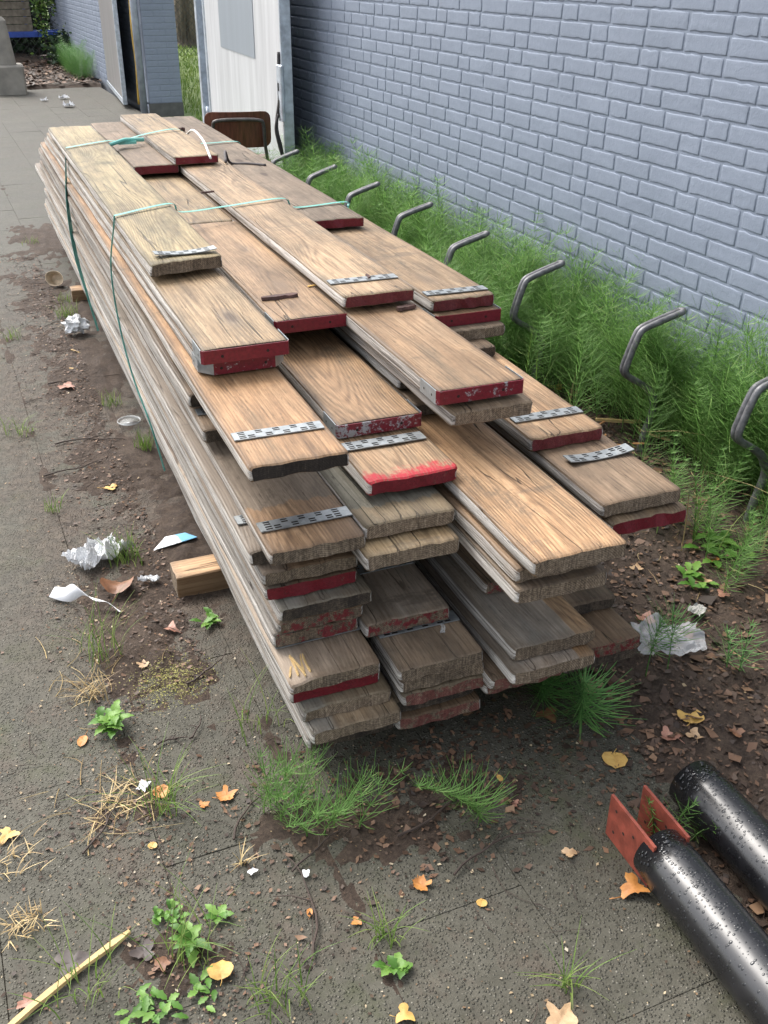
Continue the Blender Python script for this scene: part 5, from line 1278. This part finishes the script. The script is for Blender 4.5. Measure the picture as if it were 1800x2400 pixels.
for k in range(9): m.tube([(-4+.62*k, .15, -.05), (-3.9+.62*k, .1, 1.2), (-4.05+.62*k, .2, 2.3)], .03, 6, r_end=.012)
m.build('stems', TWIG, he); m = MB(); m.box(-4.6, 1.2, .55, .6, -.05, 2.6); m.build('inner_shade_panel', simple('hedge_interior_shade', (.012, .014, .010), 1.0), he)  # flat near-black panel stands in for the shade deep in the hedge
def ivy(loc, strands, label):
    e = empty('ivy', loc); tag(e, label, 'ivy', 'ivy curtains')
    sm = MB(); Vs = []
    for (x0, z0, z1, y0, dens) in strands:
        pts = [(x0+.06*fbm(x0*3, z, 1), y0+.03*math.sin(z*7), z) for z in np.linspace(z0, z1, 8)]; sm.tube(pts, .006, 5)
        for _ in range(int(dens)):
            i = lr2.randrange(7); t_ = lr2.random(); p = Vector(pts[i]).lerp(Vector(pts[i+1]), t_); Vs.append((p.x+lr2.gauss(0, .06), p.y-abs(lr2.gauss(0, .05)), p.z+lr2.gauss(0, .04)))
    it = iter(Vs); V, F = leaf_cloud(len(Vs), lambda q: next(it), .030, lr2); link('leaves', np_mesh('leaves', V, F, IVY), e); sm.build('vine', TWIG, e)
ivy((1.55, 18.55, 0), [(.42+.03*k, 1.7, .9-.1*(k % 3), .0, 90) for k in range(7)] + [(.52, .95, .10, -.02, 110), (.50, .9, .35, -.02, 80)], 'leafy ivy strand trailing over the blue bench')
ivy((1.0, 18.5, 0), [(.10+.05*k, 1.7, .98, 0, 80) for k in range(8)], 'ivy curtain above the concrete post')
ivy((2.35, 19.2, 0), [(-.20+.04*k, 1.9, .85-.06*(k % 4), 0, 80) for k in range(10)], 'ivy curtain over the wire fence beside the wall')
# shrubs by the far wall
e = empty('shrub', (2.20, 16.5, 0)); tag(e, 'soft feathery green shrub at the foot of the far wall', 'shrub')
pr = [(xf(var[lr2.randrange(14)][0], lr2.gauss(0, .16), lr2.gauss(0, .45), 0, lr2.uniform(0, 6.28), lr2.uniform(.35, .62)), None) for _ in range(0)]
pr = []
for _ in range(70):
    V, F = var[lr2.randrange(14)]; pr.append((xf(V, lr2.gauss(0, .06), lr2.gauss(0, .45), 0, lr2.uniform(0, 6.28), lr2.uniform(.25, .48)), F))
V, F = merge(pr); link('foliage', np_mesh('foliage', V, F, HTD), e)
e = empty('shrub', (2.30, 18.2, 0)); tag(e, 'dark leafy shrub between the bench and the far wall', 'shrub')
V, F = leaf_cloud(1600, lambda q: (q.gauss(0, .10), q.gauss(0, .2), abs(q.gauss(.2, .14))), .04, lr2); link('foliage', np_mesh('foliage', V, F, IVD), e)
m = MB()
for k in range(5): m.tube([(0, 0, -.03), (.1*math.cos(k*1.25), .1*math.sin(k*1.25), .35)], .01, 5)
m.build('stems', TWIG, e)
# tree beyond the gateway
tr = empty('tree', (5.28, 22.2, 0)); tag(tr, 'thick-barked tree standing on the lawn beyond the gateway', 'tree')
t = NT('furrowed_bark'); p = t.coord(); w_ = t.noise(t.vmul(p, (9, 9, 1.3)), 1, 5, .7)
BK = t.P(color=t.ramp(w_, [(.35, (.03, .022, .016)), (.55, (.12, .095, .07)), (.75, (.21, .18, .145))]), rough=.9, normal=t.bump(w_, 1.0, .08))
m = MB(); m.tube(bez([(0, 0, -.1), (.01, 0, .3), (.03, 0, 1.5), (.0, .05, 3.4), (-.05, .1, 4.6)], 40), lambda u: .30-.10*u+.12*math.exp(-u*14), 18, cap=False); m.build('trunk', BK, tr, smooth=True)
m = MB()
for k in range(7):
    a = k*.9; m.tube(bez([(0, .05, 3.0+.2*k), (.6*math.cos(a), .6*math.sin(a), 4.0+.25*k), (1.8*math.cos(a), 1.8*math.sin(a), 5.0+.35*k)], 12), .10, 8, r_end=.025)
m.build('limbs', BK, tr, smooth=True)
cl = [(lr2.gauss(0, 1.3), lr2.gauss(0, 1.3), lr2.uniform(4.2, 7.8)) for _ in range(40)]
def crown(q): c = q.choice(cl); return (c[0]+q.gauss(0, .45), c[1]+q.gauss(0, .45), c[2]+q.gauss(0, .35))
V, F = leaf_cloud(9000, crown, .07, lr2); link('crown', np_mesh('crown', V, F, IVY), tr)
# lawn blades near the gateway
V, F = merge([(np.array([(x-.006, y, -.045), (x+.006, y, -.045), (x+q1, y+q2, h_), (x+q1*.5, y+q2*.5+.004, h_*.5)]), np.array([(0, 1, 2, 3)])) for (x, y, q1, q2, h_) in [(lr2.uniform(2.8, 6.2), lr2.uniform(9.5, 24), lr2.gauss(0, .02), lr2.gauss(0, .02), lr2.uniform(0, .06)) for _ in range(9000)]])
o = stuff(link('lawn_grass', np_mesh('lawn_grass', V, F, GR))); o['label'] = 'short mown grass beyond the gateway'; o['category'] = 'grass'
